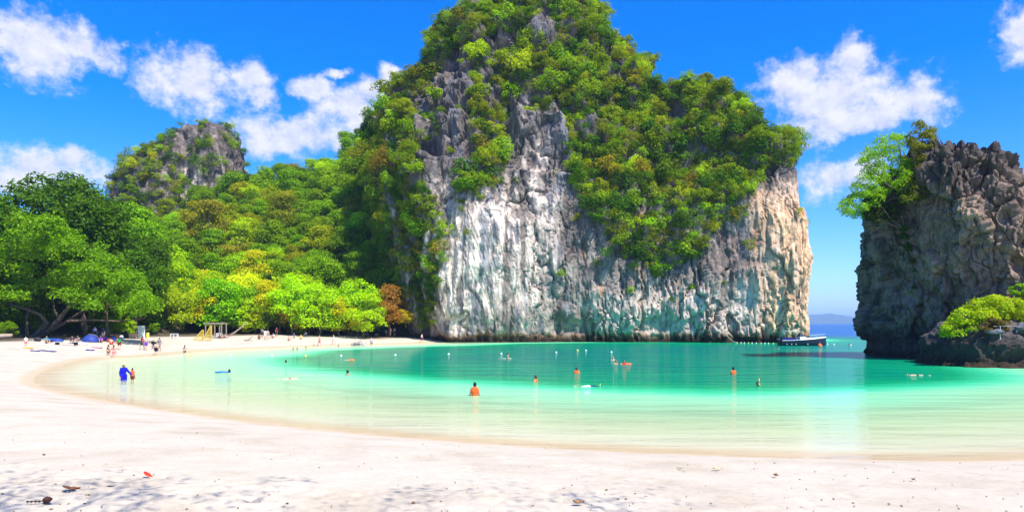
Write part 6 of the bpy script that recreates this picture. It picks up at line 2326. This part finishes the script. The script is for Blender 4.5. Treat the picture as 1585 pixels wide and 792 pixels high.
def litter():
    g = on_ground

    def leaf(px, py, l, w, curl, rz, rgb, mn, lab, seed, group=None):
        x, y, z = g(px, py)
        V, Fc = leaf_mesh(l, w, curl, seed)
        o = MB().add(V, Fc).build('fallen_leaf', simple('leaf_' + mn, rgb, .6, .3, .25, 30), None, False, loc=(x, y, z + (.06 if mn == 'red' else .03)), rot=(1.0 if mn == 'red' else .25, .6 if mn == 'red' else .1, rz if mn != 'red' else .3))
        tag(o, lab, 'leaf', group)
    leaf(229, 740, .17, .065, .02, -.9, (0.62, 0.05, 0.02), 'red', 'bright red fallen leaf on the foreground sand', 1)
    leaf(111, 760, .26, .10, .03, .05, (0.16, 0.055, 0.02), 'brown', 'curled dark brown leaf on the foreground sand at left', 2)
    leaf(172, 757, .10, .06, .015, .3, (0.18, 0.07, 0.03), 'brown', 'tiny brown leaf right of the curled dark brown leaf', 3)
    leaf(1200, 739, .15, .10, .03, 1.2, (0.30, 0.15, 0.06), 'tan', 'tan fallen leaf on the right foreground sand', 4)
    leaf(1110, 728, .22, .10, .02, .2, (0.46, 0.36, 0.20), 'straw', 'straw coloured leaf on the right foreground sand near the waterline', 5)
    leaf(1052, 727, .16, .05, .01, .1, (0.20, 0.18, 0.12), 'dull', 'thin dull leaf left of the straw coloured leaf', 6)
    leaf(1413, 745, .12, .06, .02, .6, (0.10, 0.08, 0.05), 'dark', 'small dark leaf at the right of the foreground sand', 7)
    leaf(895, 782, .18, .10, .03, .3, (0.28, 0.20, 0.12), 'tan', 'tan leaf at the bottom edge of the sand, middle', 8)
    # seed pod on its stalk
    x, y, z = g(68, 779)
    r = empty('seed_pod', (x, y, z + .02), .1)
    tag(r, 'dark seed pod with a beaded stalk on the sand at bottom left', 'seed pod')
    mk = simple('pod_dark', (0.06, 0.022, 0.014), .7, .2, .3, 30)
    MB().lathe([(.005, -.05), (.035, -.03), (.05, .01), (.03, .05), (.008, .075)], 9).build('pod', mk, r, True, loc=(.03, 0, .03), rot=(0, 1.4, .2))
    b = MB()
    for k in range(4):
        b.ball((-.06 - .05 * k, .006 * (k % 2), .012), (.022, .016, .014), 8, 5)
    b.tube([(0, 0, .02), (-.12, .003, .012), (-.23, 0, .012)], .005, 5)
    b.build('stalk', mk, r, True)
    # stones and scraps big enough to see singly
    rg = np.random.default_rng(31)
    ms = [simple('scrap_dark', (0.07, 0.06, 0.05), .9, .1, .2), simple('scrap_brown', (0.20, 0.12, 0.06), .9, .1, .2), simple('scrap_grey', (0.28, 0.26, 0.24), .9, .1, .2)]
    spots = [(68, 704), (100, 685), (133, 766), (131, 780), (137, 766), (205, 683), (367, 704), (372, 683), (305, 670), (4, 764), (289, 789), (137, 778), (260, 741), (96, 728), (420, 711), (710, 690), (1238, 742), (1474, 750), (1560, 725), (640, 779), (1000, 770)]
    for k, (px, py) in enumerate(spots):
        x, y, z = g(px, py)
        s = rg.uniform(.010, .026)
        o = lump('beach_stone', (x, y, z + s * .5), (s * 1.2, s, s * .7), ms[k % 3], 90 + k, None, 9, 6, .4)
        tag(o, 'small dark stone or husk lying on the pale foreground sand', 'stone', 'small stones on the near sand')
    V, Fc, cnt = [], [], 0
    mb = MB()
    for k in range(170):
        px, py = rg.uniform(-20, 1600), 792 - 125 * rg.random() ** 1.3
        x, y, z = g(px, py)
        if y > 21 or z < .12:
            continue
        l, a = rg.uniform(.008, .032), rg.uniform(0, 3.14)
        w = l * rg.uniform(.2, .6)
        c, s = math.cos(a), math.sin(a)
        q = [(x - l * c, y - l * s, z + .012), (x + w * s, y - w * c, z + .02), (x + l * c, y + l * s, z + .014), (x - w * s, y + w * c, z + .018), (x, y, z + .03), (x, y, z)]
        mb.add(q, [(0, 1, 4), (1, 2, 4), (2, 3, 4), (3, 0, 4), (1, 0, 5), (2, 1, 5), (3, 2, 5), (0, 3, 5)])
    o = mb.build('sand_litter', simple('litter', (0.36, 0.29, 0.20), .9, .1, .5, 3))
    tag(o, 'fine bits of shell and leaf strewn over the near sand', kind='stuff')
    # the trees that shade the bottom edge of the sand, standing behind the viewpoint
    for k, (bx, by, cx, cy, cz, lab) in enumerate(((-5.5, -6.0, -2.4, 5.0, 12.0, 'tree behind the viewpoint whose shade dapples the sand at bottom left'), (7.5, -5.0, 4.6, 5.0, 12.2, 'tree behind the viewpoint whose shade dapples the sand at bottom middle'))):
        rr = np.random.default_rng(80 + k)
        bz = gz1(bx, by)
        pf = []
        for i in range(46):
            d = rr.normal(size=3) * np.array([1.9, .9, .5])
            s = rr.uniform(.3, .6)
            pf.append((cx - bx + d[0], cy - by + d[1], cz - bz + d[2], s, s, s * .6))
        leafy('shade_tree', lab, pf, 1500 if k == 0 else 560, .11, MIDG, (bx, by, bz), 4 if k == 0 else 1, 'tree', 90 + k)


litter()

build_haze()
